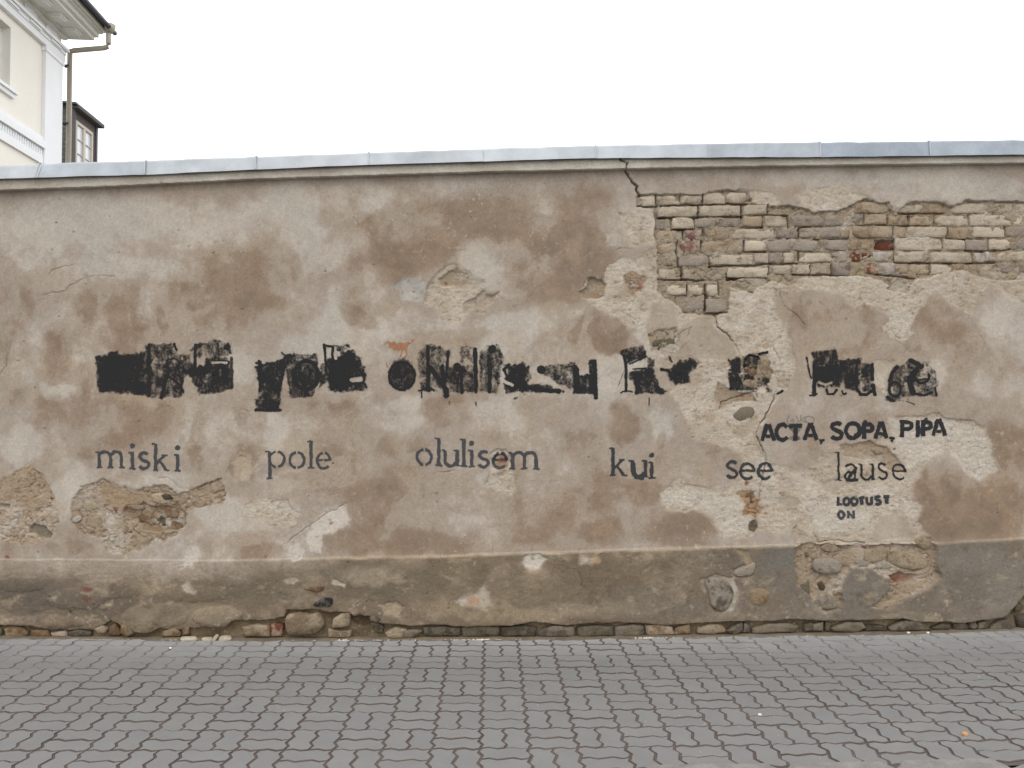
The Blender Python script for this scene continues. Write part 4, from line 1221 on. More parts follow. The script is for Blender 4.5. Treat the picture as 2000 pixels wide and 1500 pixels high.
GL['e'] = [(arc(.42, .48, .38, .44, 100, 315), .85), (arc(.42, .48, .38, .44, 78, 5), .85), ([(.10, .52), (.38, .52)], 0.69), ([(.46, .52), (.8, .52)], 0.69)]
GL['u'] = [([(0, .90), (0, .38)] + arc(.32, .36, .32, .32, 180, 340), .95), ([(.70, .92), (.70, .02)], 1), ser(-.08, .92, .10, .08), ser(.62, .92, .10, .08), ([(.70, .03), (.84, .03)], SF)]
GL['a'] = [(arc(.3, .66, .28, .28, 150, 0) + [(.58, .04)], 0.90), (arc(.3, .26, .28, .24, 60, 330), .9), ([(.58, .04), (.72, .04)], 0.64)]
GL['e2'] = [(arc(.42, .48, .38, .44, 0, 315), .9), ([(.08, .52), (.8, .52)], 0.74)]
CAP = {}
CAP['A'] = [([(.03, 0), (.34, 1)], 1), ([(.42, 1), (.74, 0)], 1), ([(.26, .26), (.5, .26)], 0.80)]
CAP['C'] = [(arc(.42, .5, .40, .47, 40, 320), 1)]
CAP['T'] = [([(0, .89), (.76, .89)], 1), ([(.38, .9), (.38, 0)], 1.1)]
CAP['S'] = [(arc(.34, .73, .27, .24, 30, 200) + [(.2, .56), (.5, .44)] + arc(.34, .27, .30, .25, 25, -155), 1)]
CAP['O'] = [(arc(.44, .5, .40, .46, 0, 360, 24), 1)]
CAP['P'] = [([(.06, 0), (.06, 1)], 1.05), ([(.14, .88), (.36, .88)] + arc(.36, .67, .22, .21, 90, -90) + [(.14, .46)], .95)]
CAP['I'] = [([(.1, 0), (.1, 1)], 1.1)]
CAP['L'] = [([(.1, 0), (.1, 1)], 1), ([(.0, .13), (.6, .13)], .9)]
CAP['U'] = [([(.06, 1), (.06, .35)] + arc(.36, .34, .30, .28, 180, 360) + [(.66, 1)], 1)]
CAP['N'] = [([(.04, 0), (.04, 1)], 0.85), ([(.06, .97), (.72, .03)], 0.85), ([(.74, 0), (.74, 1)], 0.85)]
CAP[','] = [([(.1, .12), (.1, -.02)], 1.25), ([(.14, -.0), (.10, -.12), (.02, -.24)], .6)]

def letters(spec, wpx, table):
    """spec: (glyph, x, baseline y, height px [, width factor [, shear]])"""
    out = []
    for s in spec:
        g, x, y, h = s[:4]
        wf = s[4] if len(s) > 4 else 1
        sh = s[5] if len(s) > 5 else 0
        for pts, w in table[g]:
            out.append(([(x + (p[0] + sh * p[1]) * h * wf, y - p[1] * h) for p in pts], w * wpx / 2, 1.0, len(pts) > 2 or abs(pts[0][1] - pts[1][1]) + abs(pts[0][0] - pts[1][0]) > .05))
    return out

def painted(label, mat, strokes, films=(), erase=(), soft=.9, halo=0.0, name='painted_word', ragged=.8, margin=8, wear=.0, lift=.0016, step=.0026):
    allp = [p for s in strokes for p in s[0]] + [p for f in films for p in f[0]]
    u0, u1 = min(p[0] for p in allp) - margin, max(p[0] for p in allp) + margin
    v0, v1 = min(p[1] for p in allp) - margin, max(p[1] for p in allp) + margin
    xa, za = onwall(u0, v1); xb, zb = onwall(u1, v0)
    xs = np.arange(xa, xb, step); zs = np.arange(za, zb, step)
    Xp, Zp = np.meshgrid(xs, zs)
    u, v = proj(Xp, np.zeros_like(Xp), Zp)
    nu = fbm(u, v, 7, 5, 3, .6); nv = fbm(u, v, 7, 6, 3, .6)
    uu, vv = u + nu * ragged * 2.2, v + nv * ragged * 2.2
    A = np.zeros(u.shape)
    wob_u = fbm(u, v, 24, 18, 3, .6); wob_v = fbm(u, v, 24, 19, 3, .6)
    for st_ in strokes:
        pts, w, dn = st_[:3]
        if len(st_) > 3 and st_[3]:            # stencil cut: square ends
            okb = bbox_sub(uu, vv, pts, 16)
            ub, vb = uu[okb], vv[okb]
            db_ = np.full(ub.shape, 16.0)
            for (p, q) in zip(pts[:-1], pts[1:]):
                dx, dy = q[0] - p[0], q[1] - p[1]
                L_ = math.hypot(dx, dy)
                if L_ < .15:
                    continue
                t = ((ub - p[0]) * dx + (vb - p[1]) * dy) / L_
                pr = np.abs((ub - p[0]) * dy - (vb - p[1]) * dx) / L_
                db_ = np.minimum(db_, np.maximum(pr, np.maximum(-t, t - L_) + w - .45))
            d = np.full(u.shape, 16.0)
            d[okb] = db_
            A = np.maximum(A, dn * (1 - ss(d, w - soft, w + soft)))
            if halo:
                A = np.maximum(A, halo * np.exp(-np.clip(d - w, 0, 30) / 3.0) * (d < 15))
            continue
        if len(pts) == 1:
            pts = [pts[0], (pts[0][0] + .01, pts[0][1])]
        d = ld(uu, vv, pts, 16)
        A = np.maximum(A, dn * (1 - ss(d, w - soft, w + soft)))
        if halo:
            A = np.maximum(A, halo * np.exp(-np.clip(d - w, 0, 30) / 3.0) * (d < 15))
    n1 = .5 + .5 * fbm(u, v, 22, 8, 4, .65)
    n2 = .5 + .5 * fbm(u, v * .8, 7, 9, 4, .75)
    n3 = .5 + .5 * fbm(u, v, 3.0, 12, 2, .75)
    n4 = .5 + .5 * fbm(u * 1.9, v * .5, 12, 11, 3, .7)
    nn = (n1 * .27 + n2 * .33 + n3 * .2 + n4 * .2)
    for f in films:
        pts, dn = f[0], f[1]
        sd = psd(u + nu * 3.5 + wob_u * 3, v + nv * 3.5 + wob_v * 3, pts, 14)
        body = ss(sd + (nn - .5) * 5, -2.2, 2.8)
        if dn >= .9:
            g = np.clip(1.12 + (nn - .5) * 3.2 - .45 * (1 - ss(sd, 0, 11)), 0, 1)
        else:
            g = np.clip(dn * 1.02 + (nn - .5) * (2.9 if dn > .3 else 2.3), 0, 1)
        A = np.maximum(A, body * g)
        A = np.maximum(A, .42 * ss(sd, -8, 2) * np.clip((nn - .46) * 6, 0, 1))
    for pts, w in erase:
        d = ld(uu, vv, pts, 16)
        A = A * (ss(d, w * .6, w + 1.5))
    if wear:
        A = A * (1 - wear * ss(n2, .58, .72))
    # paint has gone where the plaster under it broke away deeply
    dp = depth_at(Xp.ravel(), Zp.ravel()).reshape(Xp.shape)
    keepc = (np.maximum(np.maximum(A[:-1, :-1], A[1:, 1:]), np.maximum(A[:-1, 1:], A[1:, :-1])) > .05)
    o = child(build_grid(name, Xp, -dp - lift, Zp, keepc, {'cover': A.astype(np.float32)}, mat))
    o['label'] = label
    return o

def ST_(p, w, d=1.0): return (p, w / 2.0, d)

# row of small stencilled words
painted('stencilled grey word "miski"', M_STEN, letters([('m', 194, 914, 33), ('i', 258.5, 916, 33), ('s', 272, 916, 33, 1.05), ('k', 304, 919, 33, 1.0), ('i', 347, 920, 33)], 6.6, GL), halo=.16)
painted('stencilled grey word "pole"', M_STEN, letters([('p', 527, 914, 34), ('o', 564.5, 915, 34), ('l', 607.5, 915, 34), ('e', 618, 916, 34)], 6.0, GL) + [ST_([(650, 905)], 3)], halo=.14)
painted('stencilled grey word "olulisem"', M_STEN, letters([('o', 813, 909, 34), ('l', 857, 910, 34), ('u', 869, 911, 34), ('l', 906, 911, 34, 1.0), ('i', 921.5, 912, 34), ('s', 935, 913, 33, 1.05), ('e', 962, 916, 34), ('m', 1001, 916, 34, 1.03)], 6.6, GL), halo=.18, erase=[([(975, 903), (982, 905)], 5)])
painted('stencilled dark word "kui"', M_STENC, letters([('k', 1197, 929, 34, 1.0), ('u', 1235, 932, 35, 1.05), ('i', 1273, 935, 34)], 6.6, GL) + [ST_([(1237, 905), (1237, 922), (1243, 932), (1255, 933)], 8)], halo=.15)
painted('stencilled dark word "see"', M_STENC, letters([('s', 1419, 934, 34, 1.1), ('e2', 1445, 937, 34, 1.08), ('e2', 1480, 937, 34, 1.05)], 6.2, GL), halo=.16, wear=.3)
painted('stencilled dark word "lause"', M_STENB, letters([('l', 1638.5, 939, 35), ('a', 1650, 939, 34, 1.05), ('u', 1683, 938, 34, .95), ('s', 1716, 937, 33), ('e2', 1744, 938, 34, .95)], 4.4, GL) + [ST_([(1672, 915), (1655, 938), (1675, 938)], 6, .9)], halo=.12, wear=.25)
painted('bold black stencilled line "ACTA, SOPA, PIPA"', M_STENB, letters([
    ('A', 1487, 860, 32, 1.06), ('C', 1516, 860, 32, .92), ('T', 1541, 860, 32, 1.02), ('A', 1570, 859, 32, 1.06), (',', 1602, 861, 26),
    ('S', 1623, 857, 32, 1.04), ('O', 1651, 857, 32, 1.06), ('P', 1686, 857, 32, 1.0), ('A', 1709, 856, 32, 1.02), (',', 1741, 857, 26),
    ('P', 1761, 853, 32, 1.08), ('I', 1790, 853, 32), ('P', 1802, 852, 32, .95), ('A', 1822, 851, 32, 1.06)], 8.0, CAP)
    + [ST_([(1541, 832), (1560, 856)], 6, .45), ST_([(1562, 838), (1544, 857)], 6, .35), ST_([(1690, 824), (1684, 842), (1672, 850)], 8, .9), ST_([(1810, 818), (1800, 840), (1793, 852)], 7, .7), ST_([(1812, 822), (1818, 836)], 6, .5)], halo=.06, wear=.18)
painted('small worn stencilled line "LOOTUST"', M_STENC, letters([('L', 1636, 987, 15.5, 1.0), ('O', 1648, 987, 15, .95), ('O', 1663, 987, 15, .95), ('T', 1678, 986, 15.5, .95), ('U', 1693, 986, 15.5, 1.0), ('S', 1710, 985, 15.5, 1.05), ('T', 1727, 984, 15.5, 1.0)], 6.0, CAP), wear=.4, halo=.08)
painted('small worn stencilled word "ON"', M_STEN, letters([('O', 1638, 1013, 14.5, .95), ('N', 1657, 1013, 15, 1.0)], 5.2, CAP), wear=.3, halo=.06)

# rolled-over big words
F_ = lambda pts, d: (pts, d)
painted('big black rolled-over word "miski"', M_BLACK,
  [ST_([(292, 674), (291, 700), (292, 730), (290, 772)], 8, .8), ST_(arc(338, 712, 12, 12, 0, 360), 4, .8), ST_(arc(340, 745, 16, 14, -60, 90), 5, .8), ST_([(330, 726), (322, 748), (316, 776)], 8, .95), ST_([(382, 673), (381, 716)], 6, .95), ST_([(443, 678)], 13), ST_([(445, 670), (450, 690)], 4, .8), ST_([(340, 672), (345, 684)], 5, .9), ST_([(330, 735), (350, 750), (358, 765)], 6, .8), ST_([(452, 700), (453, 755)], 7, .7)],
  [F_([(184, 694), (230, 684), (232, 692), (285, 687), (282, 725), (278, 772), (232, 770), (192, 768), (186, 730)], 1.0), F_([(284, 673), (300, 671), (302, 775), (284, 770)], 0.59), F_([(287, 672), (342, 671), (346, 692), (376, 690), (380, 715), (358, 740), (355, 777), (293, 776), (285, 720)], 0.54),
   F_([(318, 728), (332, 726), (356, 740), (354, 775), (300, 770), (304, 735)], 0.64), F_([(270, 700), (300, 700), (298, 770), (268, 772)], 0.80), F_([(372, 716), (398, 712), (401, 698), (425, 693), (447, 703), (455, 728), (448, 737), (372, 738), (360, 728)], 1.0), F_([(388, 733), (456, 730), (455, 757), (430, 768), (388, 770)], 0.76),
   F_([(366, 683), (395, 670), (420, 662), (450, 672), (452, 688), (440, 700), (400, 696), (380, 700)], 0.44), F_([(376, 735), (392, 734), (388, 758), (374, 745)], 0.59)], erase=[([(415, 708), (442, 708)], 2.2)])
painted('big black rolled-over word "pole"', M_BLACK,
  [ST_([(507, 706), (508, 762)], 7), ST_(arc(528, 734, 24, 25, -150, 170), 6, .75), ST_(arc(598, 733, 23, 28, 0, 360, 24), 9, .95), ST_([(500, 709), (512, 712)], 4), ST_([(633, 673), (636, 700), (638, 732)], 5), ST_([(636, 675), (650, 677), (650, 712)], 5), ST_([(550, 688), (563, 700), (560, 712)], 3), ST_([(500, 801), (547, 801)], 6, .9)],
  [F_([(500, 713), (545, 703), (560, 692), (562, 704), (553, 742), (550, 764), (508, 764)], 0.76), F_([(500, 778), (540, 780), (549, 790), (549, 803), (499, 804)], 0.90), F_([(506, 758), (549, 756), (549, 790), (504, 782)], 0.64), F_([(556, 692), (619, 690), (622, 722), (615, 775), (568, 778), (562, 742)], 0.69),
   F_([(640, 702), (664, 692), (664, 684), (693, 684), (701, 700), (692, 722), (688, 755), (680, 765), (640, 762), (636, 735)], 1.0), F_([(652, 674), (681, 671), (682, 679), (660, 686)], 0.64), F_([(690, 688), (706, 700), (713, 716), (717, 765), (680, 765), (685, 722)], 0.72), F_([(627, 712), (642, 704), (640, 745), (622, 760), (622, 735)], 0.64)], erase=[([(688, 742), (704, 740)], 5), ([(654, 690), (656, 700)], 3)])
painted('big black rolled-over word "olulisem"', M_BLACK,
  [ST_(arc(785, 734, 25, 27, 0, 360, 24), 6), ST_(arc(785, 734, 17, 19, 0, 360, 20), 3, .7), ST_([(836, 678), (836, 762)], 7), ST_([(818, 763), (832, 759), (848, 763)], 4), ST_([(823, 764), (824, 776)], 3), ST_([(875, 686), (874, 712), (870, 735), (868, 765)], 5), ST_([(840, 718), (856, 738), (872, 762), (872, 772)], 10, .95), ST_([(864, 714), (866, 745)], 7), ST_([(893, 717)], 17), ST_([(901, 718), (902, 766)], 7), ST_([(928, 682), (930, 765)], 8), ST_([(957, 712), (956, 764)], 8), ST_([(961, 682)], 17, .95),
   ST_([(1034, 756), (1060, 762), (1092, 764)], 9), ST_([(1057, 722)], 17, .85), ST_([(1125, 722), (1126, 762)], 12, .95), ST_(arc(1143, 724, 18, 12, 170, 20), 4), ST_([(1161, 706), (1162, 740), (1164, 776)], 9, .95), ST_([(1105, 717), (1125, 715)], 4, .8), ST_([(995, 712), (984, 722), (990, 735), (1010, 740)], 5), ST_([(1005, 778), (1010, 776)], 4, .6), ST_([(1100, 765)], 5), ST_([(930, 785), (930, 792)], 2), ST_([(878, 784), (878, 790)], 2, .7)],
  [F_([(764, 717), (785, 706), (808, 717), (810, 740), (800, 758), (770, 758), (760, 738)], 0.80), F_([(765, 705), (790, 697), (806, 706), (800, 716), (765, 716)], 0.44), F_([(818, 682), (838, 669), (856, 674), (876, 686), (875, 760), (870, 778), (850, 766), (822, 765), (817, 722)], 0.52), F_([(822, 680), (840, 672), (854, 680), (846, 700), (824, 704)], 0.69), F_([(858, 720), (900, 712), (930, 715), (934, 766), (860, 768)], 0.59), F_([(896, 676), (928, 672), (930, 712), (900, 706)], 0.36),
   F_([(936, 700), (945, 675), (975, 672), (982, 700), (972, 768), (936, 766)], 0.48), F_([(983, 712), (1026, 707), (1032, 722), (1034, 742), (1035, 766), (985, 767), (983, 742), (992, 732)], 0.95), F_([(1020, 716), (1036, 712), (1034, 760), (1022, 760)], 0.64), F_([(1060, 714), (1125, 705), (1128, 760), (1092, 752), (1062, 730)], 0.47), F_([(1122, 730), (1166, 732), (1168, 768), (1120, 768)], 0.86), F_([(1150, 704), (1166, 702), (1168, 772), (1154, 765)], 0.74), F_([(1036, 748), (1070, 752), (1100, 764), (1036, 766)], 0.74)],
  erase=[([(984, 744), (1000, 752)], 3), ([(1042, 735), (1050, 745)], 5)])
painted('big black rolled-over word "kui"', M_BLACK,
  [ST_([(1217, 694), (1223, 710), (1223, 764)], 6), ST_([(1213, 767), (1223, 763), (1234, 766)], 3), ST_([(1230, 711), (1262, 697)], 3), ST_([(1219, 722), (1213, 740), (1208, 753)], 1.3, .7), ST_([(1268, 777), (1268, 792)], 2), ST_([(1236, 720), (1262, 720)], 3), ST_([(1308, 698), (1312, 706)], 5, .7), ST_([(1292, 722), (1305, 724)], 7)],
  [F_([(1212, 690), (1215, 683), (1236, 676), (1256, 672), (1262, 688), (1261, 697), (1230, 709), (1221, 706)], 0.69), F_([(1214, 690), (1262, 688), (1262, 698), (1228, 710), (1220, 706)], 0.90), F_([(1263, 699), (1278, 702), (1279, 730), (1286, 745), (1290, 757), (1278, 758), (1263, 745)], 1.0), F_([(1240, 724), (1263, 720), (1284, 745), (1290, 757), (1305, 765), (1298, 769), (1268, 768), (1242, 770), (1236, 748)], 0.86),
   F_([(1228, 728), (1240, 722), (1242, 745), (1232, 742)], 0.54), F_([(1304, 728), (1318, 713), (1326, 703), (1350, 701), (1362, 708), (1361, 720), (1349, 730), (1346, 748), (1320, 752), (1308, 742)], 0.97), F_([(1350, 703), (1364, 708), (1362, 722), (1350, 730)], 0.64)], step=.0024)
painted('big broken black rolled-over word "see"', M_BLACK,
  [ST_([(1457, 702), (1465, 693), (1475, 695)], 6), ST_([(1480, 697), (1490, 712), (1498, 722), (1500, 745)], 7), ST_([(1484, 691), (1498, 688)], 5), ST_([(1455, 715), (1462, 712)], 7, .9), ST_([(1519, 769), (1529, 763)], 4), ST_([(1424, 722), (1446, 727)], 3, .8)],
  [F_([(1424, 700), (1449, 698), (1450, 728), (1440, 730), (1424, 724)], 1.0), F_([(1448, 700), (1476, 694), (1484, 712), (1470, 730), (1450, 730)], .42), F_([(1484, 735), (1502, 740), (1500, 756), (1484, 758)], .5), F_([(1424, 726), (1452, 730), (1478, 742), (1476, 762), (1424, 762)], .7), F_([(1425, 733), (1436, 728), (1442, 740), (1450, 755), (1440, 762), (1425, 758)], 0.97), F_([(1448, 732), (1468, 728), (1478, 738), (1472, 750), (1455, 750)], 0.80), F_([(1455, 752), (1490, 744), (1488, 756), (1460, 762)], 0.59), F_([(1499, 754), (1508, 765), (1498, 766)], 1.0)], lift=.002)
painted('big black rolled-over word "lause"', M_BLACK,
  [ST_([(1575, 698), (1579, 718), (1584, 738)], 3.5), ST_([(1591, 712), (1590, 770)], 8), ST_([(1581, 772), (1596, 770)], 3), ST_([(1614, 760), (1617, 770), (1628, 769), (1635, 761)], 5), ST_([(1645, 764), (1648, 770), (1653, 768)], 4), ST_([(1673, 716), (1673, 758), (1680, 770), (1692, 771), (1703, 763)], 6), ST_([(1703, 713), (1704, 740)], 8), ST_([(1705, 752), (1709, 771)], 7), ST_([(1752, 717), (1743, 727), (1738, 743)], 8), ST_(arc(1748, 760, 11, 14, 0, 360, 20), 5.5),
   ST_([(1790, 722), (1780, 735), (1777, 750), (1783, 768)], 11), ST_(arc(1800, 735, 14, 13, 190, -20), 5.5), ST_([(1786, 742), (1815, 740)], 4, .8), ST_([(1783, 768), (1805, 772), (1820, 766)], 5), ST_([(1826, 758), (1828, 771)], 5, .8), ST_([(1778, 704), (1790, 710), (1800, 716)], 10, .8), ST_([(1770, 784), (1785, 790)], 2.5, .6)],
  [F_([(1584, 690), (1595, 685), (1632, 682), (1635, 696), (1638, 712), (1588, 712)], 0.69), F_([(1588, 712), (1637, 707), (1646, 725), (1648, 746), (1640, 758), (1600, 757), (1588, 742)], 0.97), F_([(1636, 702), (1682, 700), (1684, 716), (1676, 730), (1678, 766), (1650, 758), (1643, 722)], 0.76), F_([(1654, 700), (1680, 700), (1678, 760), (1662, 758)], 0.75), F_([(1680, 710), (1706, 708), (1708, 735), (1682, 738)], 0.74), F_([(1680, 735), (1706, 735), (1705, 765), (1684, 765)], .5),
   F_([(1742, 714), (1772, 710), (1774, 740), (1775, 783), (1728, 784), (1734, 755)], .40), F_([(1728, 772), (1744, 776), (1752, 785), (1734, 784)], 0.80), F_([(1768, 704), (1814, 708), (1828, 725), (1831, 773), (1770, 776)], .46)], erase=[([(1600, 746), (1612, 752), (1624, 747)], 2.5), ([(1718, 712), (1714, 735), (1722, 760)], 7), ([(1738, 708), (1728, 730), (1728, 755)], 5)])
# thin drips and specks below the rolled row
painted('faint pencil scribble over the bold line', M_PENCIL, [ST_([(1542, 812), (1536, 822), (1541, 829), (1550, 826), (1549, 819), (1543, 822)], 1.6), ST_([(1556, 814), (1560, 822), (1554, 828)], 1.4), ST_([(1564, 812), (1563, 824)], 1.4), ST_([(1572, 814), (1564, 819), (1574, 825)], 1.4), ST_(arc(1581, 819, 9, 6, 60, 400), 1.6)], name='pencil_scribble', step=.0022)
painted('orange sprayed little bird standing above the rolled letters', M_ORANGE,
  [ST_([(752, 672), (757, 667), (764, 669)], 2.5), ST_([(786, 684), (783, 695), (779, 700)], 2), ST_([(794, 682), (795, 692), (790, 700)], 2), ST_([(755, 710), (757, 716)], 4, .5)],
  [F_([(757, 667), (766, 669), (780, 668), (797, 668), (808, 664), (801, 676), (790, 685), (776, 688), (766, 682), (760, 674)], 0.64)], name='painted_bird', step=.0022)
# ------------------------------------------------------------------ pavement
CELL = 0.2175
def zig(t):           # interlocking edge, one period per cell
    return float(np.interp(t % 1.0, [0, .17, .34, .5, .67, .84, 1], [0, 1, -1, 0, 1, -1, 0])) * .0098

def paver_outline(kind, sub):
    J = .0054
    n = [0, .17, .34, .5, .67, .84, 1]
    pts = []
    if kind == 'H':
        y0, y1 = (0, .5) if sub == 0 else (.5, 1)
        x0, x1 = 0, 1
    else:
        x0, x1 = (0, .5) if sub == 0 else (.5, 1)
        y0, y1 = 0, 1
    for t in n:
        if x0 <= t <= x1: pts.append((t * CELL + zig(0) * 0, y0 * CELL + zig(t) * .85 + J, t, 'b'))
    side = [t for t in n if y0 < t < y1]
    right = [(x1 * CELL + zig(t) - J, t * CELL) for t in side]
    top = [(t * CELL, y1 * CELL + zig(t) * .85 - J) for t in n[::-1] if x0 <= t <= x1]
    left = [(x0 * CELL + zig(t) + J, t * CELL) for t in side[::-1]]
    bot = [(p[0], p[1]) for p in pts]
    def cl(p, which):
        x = p[0]
        if abs(x - x0 * CELL) < 1e-6: x += J + 0
        if abs(x - x1 * CELL) < 1e-6: x -= J
        return (x, p[1])
    bot = [cl(p, 0) for p in bot]; top = [cl(p, 0) for p in top]
    return bot + right + top + left

def paver_mesh(kind, sub):
    o = paver_outline(kind, sub)
    n = len(o)
    cx = sum(p[0] for p in o) / n; cy = sum(p[1] for p in o) / n
    vs = [(x - CELL / 2, y - CELL / 2, -.05) for x, y in o] + [(x - CELL / 2, y - CELL / 2, -.0030) for x, y in o]
    k = .945
    for x, y in o:
        dx, dy = x - cx, y - cy
        r = math.hypot(dx, dy)
        s = (r - .0030) / r
        vs.append((cx + dx * s - CELL / 2, cy + dy * s - CELL / 2, 0))
    fs = []
    for i in range(n):
        j = (i + 1) % n
        fs.append((i, j, n + j, n + i))
        fs.append((n + i, n + j, 2 * n + j, 2 * n + i))
    fs.append(tuple(range(2 * n, 3 * n)))
    return vs, fs

def paver_mat():
    m, n, p = new_mat('concrete_paver')
    co = geo_pos(n)
    oi = n.nodes.new('ShaderNodeObjectInfo')
    a = noise(n, 300, 4, .7, co)
    b = noise(n, 7, 6, .6, co)
    v = n.nodes.new('ShaderNodeTexVoronoi'); v.inputs['Scale'].default_value = 140
    n.links.new(co, v.inputs['Vector'])
    base = lin(134, 133, 131, .71)
    c = ramp(n, [(.25, base * .84), (.5, base), (.75, base * 1.18)], a.outputs[0])
    c = mix(n, c.outputs[0], ramp(n, [(.3, (.93, .93, .935)), (.7, (1.05, 1.045, 1.03))], b.outputs[0]).outputs[0], 1.0, 'MULTIPLY')
    c = mix(n, c, ramp(n, [(0, (.965, .965, .965)), (1, (1.03, 1.03, 1.03))], oi.outputs['Random']).outputs[0], 1.0, 'MULTIPLY')
    c = mix(n, (.62, .60, .56), c, ramp(n, [(.045, (.25,) * 3), (.075, (1, 1, 1))], v.outputs['Distance']).outputs[0])
    # dry dust swept against the wall
    sp = n.nodes.new('ShaderNodeSeparateXYZ'); n.links.new(co, sp.inputs[0])
    mr = n.nodes.new('ShaderNodeMapRange')
    n.links.new(sp.outputs['Y'], mr.inputs[0])
    mr.inputs[1].default_value = -.50; mr.inputs[2].default_value = -.04; mr.inputs[3].default_value = 0; mr.inputs[4].default_value = 1.25
    d = noise(n, 5, 6, .6, co)
    mu = N(n, 'ShaderNodeMath', operation='MULTIPLY'); n.links.new(mr.outputs[0], mu.inputs[0]); n.links.new(d.outputs[0], mu.inputs[1])
    c = mix(n, c, lin(162, 162, 160, .85), mu.outputs[0])
    n.links.new(c, p.inputs['Base Color'])
    p.inputs['Roughness'].default_value = .88
    p.inputs['Specular IOR Level'].default_value = .35
    bump(n, p, a.outputs[0], .25, .002)
    return m

M_PAV = paver_mat()
def sand_mat():
    m, n, p = new_mat('joint_sand')
    co = geo_pos(n)
    a = noise(n, 260, 5, .7, co); b = noise(n, 6, 5, .6, co)
    c = ramp(n, [(.3, lin(80, 71, 66, .75)), (.7, lin(108, 97, 90, .75))], a.outputs[0])
    c = mix(n, c.outputs[0], ramp(n, [(.3, (.85, .85, .87)), (.7, (1.1, 1.08, 1.02))], b.outputs[0]).outputs[0], 1.0, 'MULTIPLY')
    # grey dust fills the joints towards the two ends of the view
    sp = n.nodes.new('ShaderNodeSeparateXYZ'); n.links.new(co, sp.inputs[0])
    ab = N(n, 'ShaderNodeMath', operation='ABSOLUTE'); n.links.new(sp.outputs['X'], ab.inputs[0])
    m1 = n.nodes.new('ShaderNodeMapRange'); n.links.new(sp.outputs['Y'], m1.inputs[0]); m1.inputs[1].default_value = -.95; m1.inputs[2].default_value = -.1
    m2 = n.nodes.new('ShaderNodeMapRange'); n.links.new(ab.outputs[0], m2.inputs[0]); m2.inputs[1].default_value = .7; m2.inputs[2].default_value = 2.4
    m3 = N(n, 'ShaderNodeMath', operation='MULTIPLY'); n.links.new(m1.outputs[0], m3.inputs[0]); n.links.new(m2.outputs[0], m3.inputs[1])
    m4 = N(n, 'ShaderNodeMath', operation='MULTIPLY'); m4.use_clamp = True; n.links.new(m3.outputs[0], m4.inputs[0]); n.links.new(ramp(n, [(.3, (.2,) * 3), (.6, (1.6,) * 3)], b.outputs[0]).outputs[0], m4.inputs[1])
    c = mix(n, c, lin(136, 133, 130, .74), m4.outputs[0])
    n.links.new(c, p.inputs['Base Color'])
    p.inputs['Roughness'].default_value = .95
    bump(n, p, a.outputs[0], .5, .003)
    return m
M_SAND = sand_mat()

pavement = tag(empty('pavement', (0, -1.0, 0)), 'grey sidewalk of wavy interlocking concrete pavers along the wall', None, kind='structure')
X0 = onwall(937, 1245)[0]          # a joint line that runs straight away from the camera
# find world position of that joint on the ground
def onground(px, py, z=0.0):
    r = ray(px, py); t = (z - H) / r[2]; p = CP + r * t
    return float(p[0]), float(p[1])
jx, jy = onground(941, 1389)
jx2, jy2 = onground(990, 1489)
Y_KERB = jy - 3 * CELL - .006
NR = int(math.ceil((0 - Y_KERB) / CELL)) + 1
row0 = round((jy - Y_KERB) / CELL)
MES = {}
for kind in 'HV':
    for sub in (0, 1):
        vs, fs = paver_mesh(kind, sub)
        me = bpy.data.meshes.new('paver'); me.from_pydata(vs, [], fs); me.update(); me.materials.append(M_PAV); me.materials.append(M_SAND)
        for p_ in me.polygons:
            p_.material_index = 0 if len(p_.vertices) > 4 else 1
        MES[kind, sub] = me
cells = []
phase = 0
ci0 = -int(7.0 / CELL)
items = []
for r in range(-1, NR + 2):
    yc = jy + (r - row0 + .5) * CELL
    if yc < Y_KERB: continue
    if yc > -.0: continue
    for c in range(ci0, -ci0):
        xc = jx + (c + .5) * CELL
        # the cell to the right of the reference joint, row just above y=1389 holds upright pavers
        kind = 'V' if ((c + (r - row0)) % 2 == 0) else 'H'
        for sub in (0, 1):
            py_ = proj(xc, yc, 0)
            vis = -30 < py_[0] < 2030 and py_[1] < 1530
            d = math.hypot(xc, yc + D)
            items.append((0 if vis else 1, d, xc, yc, kind, sub))
items.sort()
def paver_pose(xc, yc):
    g = float(gz(xc)); sl = .0029 * 2 * xc if abs(xc) < 5 else 0
    # a slight settling along the old trench on the right, and random lips
    z = g + R.uniform(-.0022, .0022)
    return Matrix.Translation((xc, yc, z)) @ Matrix.Rotation(-math.atan(sl) + R.uniform(-.006, .006), 4, 'Y') @ Matrix.Rotation(R.uniform(-.006, .006), 4, 'X') @ Matrix.Rotation(R.uniform(-.006, .006), 4, 'Z')
for k, (vis, d, xc, yc, kind, sub) in enumerate(items[:300]):
    o = bpy.data.objects.new('paver', MES[kind, sub])
    COL.objects.link(o)
    o.parent = pavement
    o.matrix_parent_inverse = Matrix.Translation(-Vector(pavement.location))
    o.matrix_basis = paver_pose(xc, yc)
vs, fs = [], []
for (vis, d, xc, yc, kind, sub) in items[300:]:
    M = paver_pose(xc, yc); me = MES[kind, sub]; b = len(vs)
    vs += [M @ v.co for v in me.vertices]
    fs += [[b + i for i in p.vertices] for p in me.polygons]
o = mesh('more_pavers', vs, fs, M_PAV)
o.data.materials.append(M_SAND)
for p_ in o.data.polygons:
    p_.material_index = 0 if len(p_.vertices) > 4 else 1
child(o, pavement); tag(o, 'the remaining pavers further off', kind='stuff')
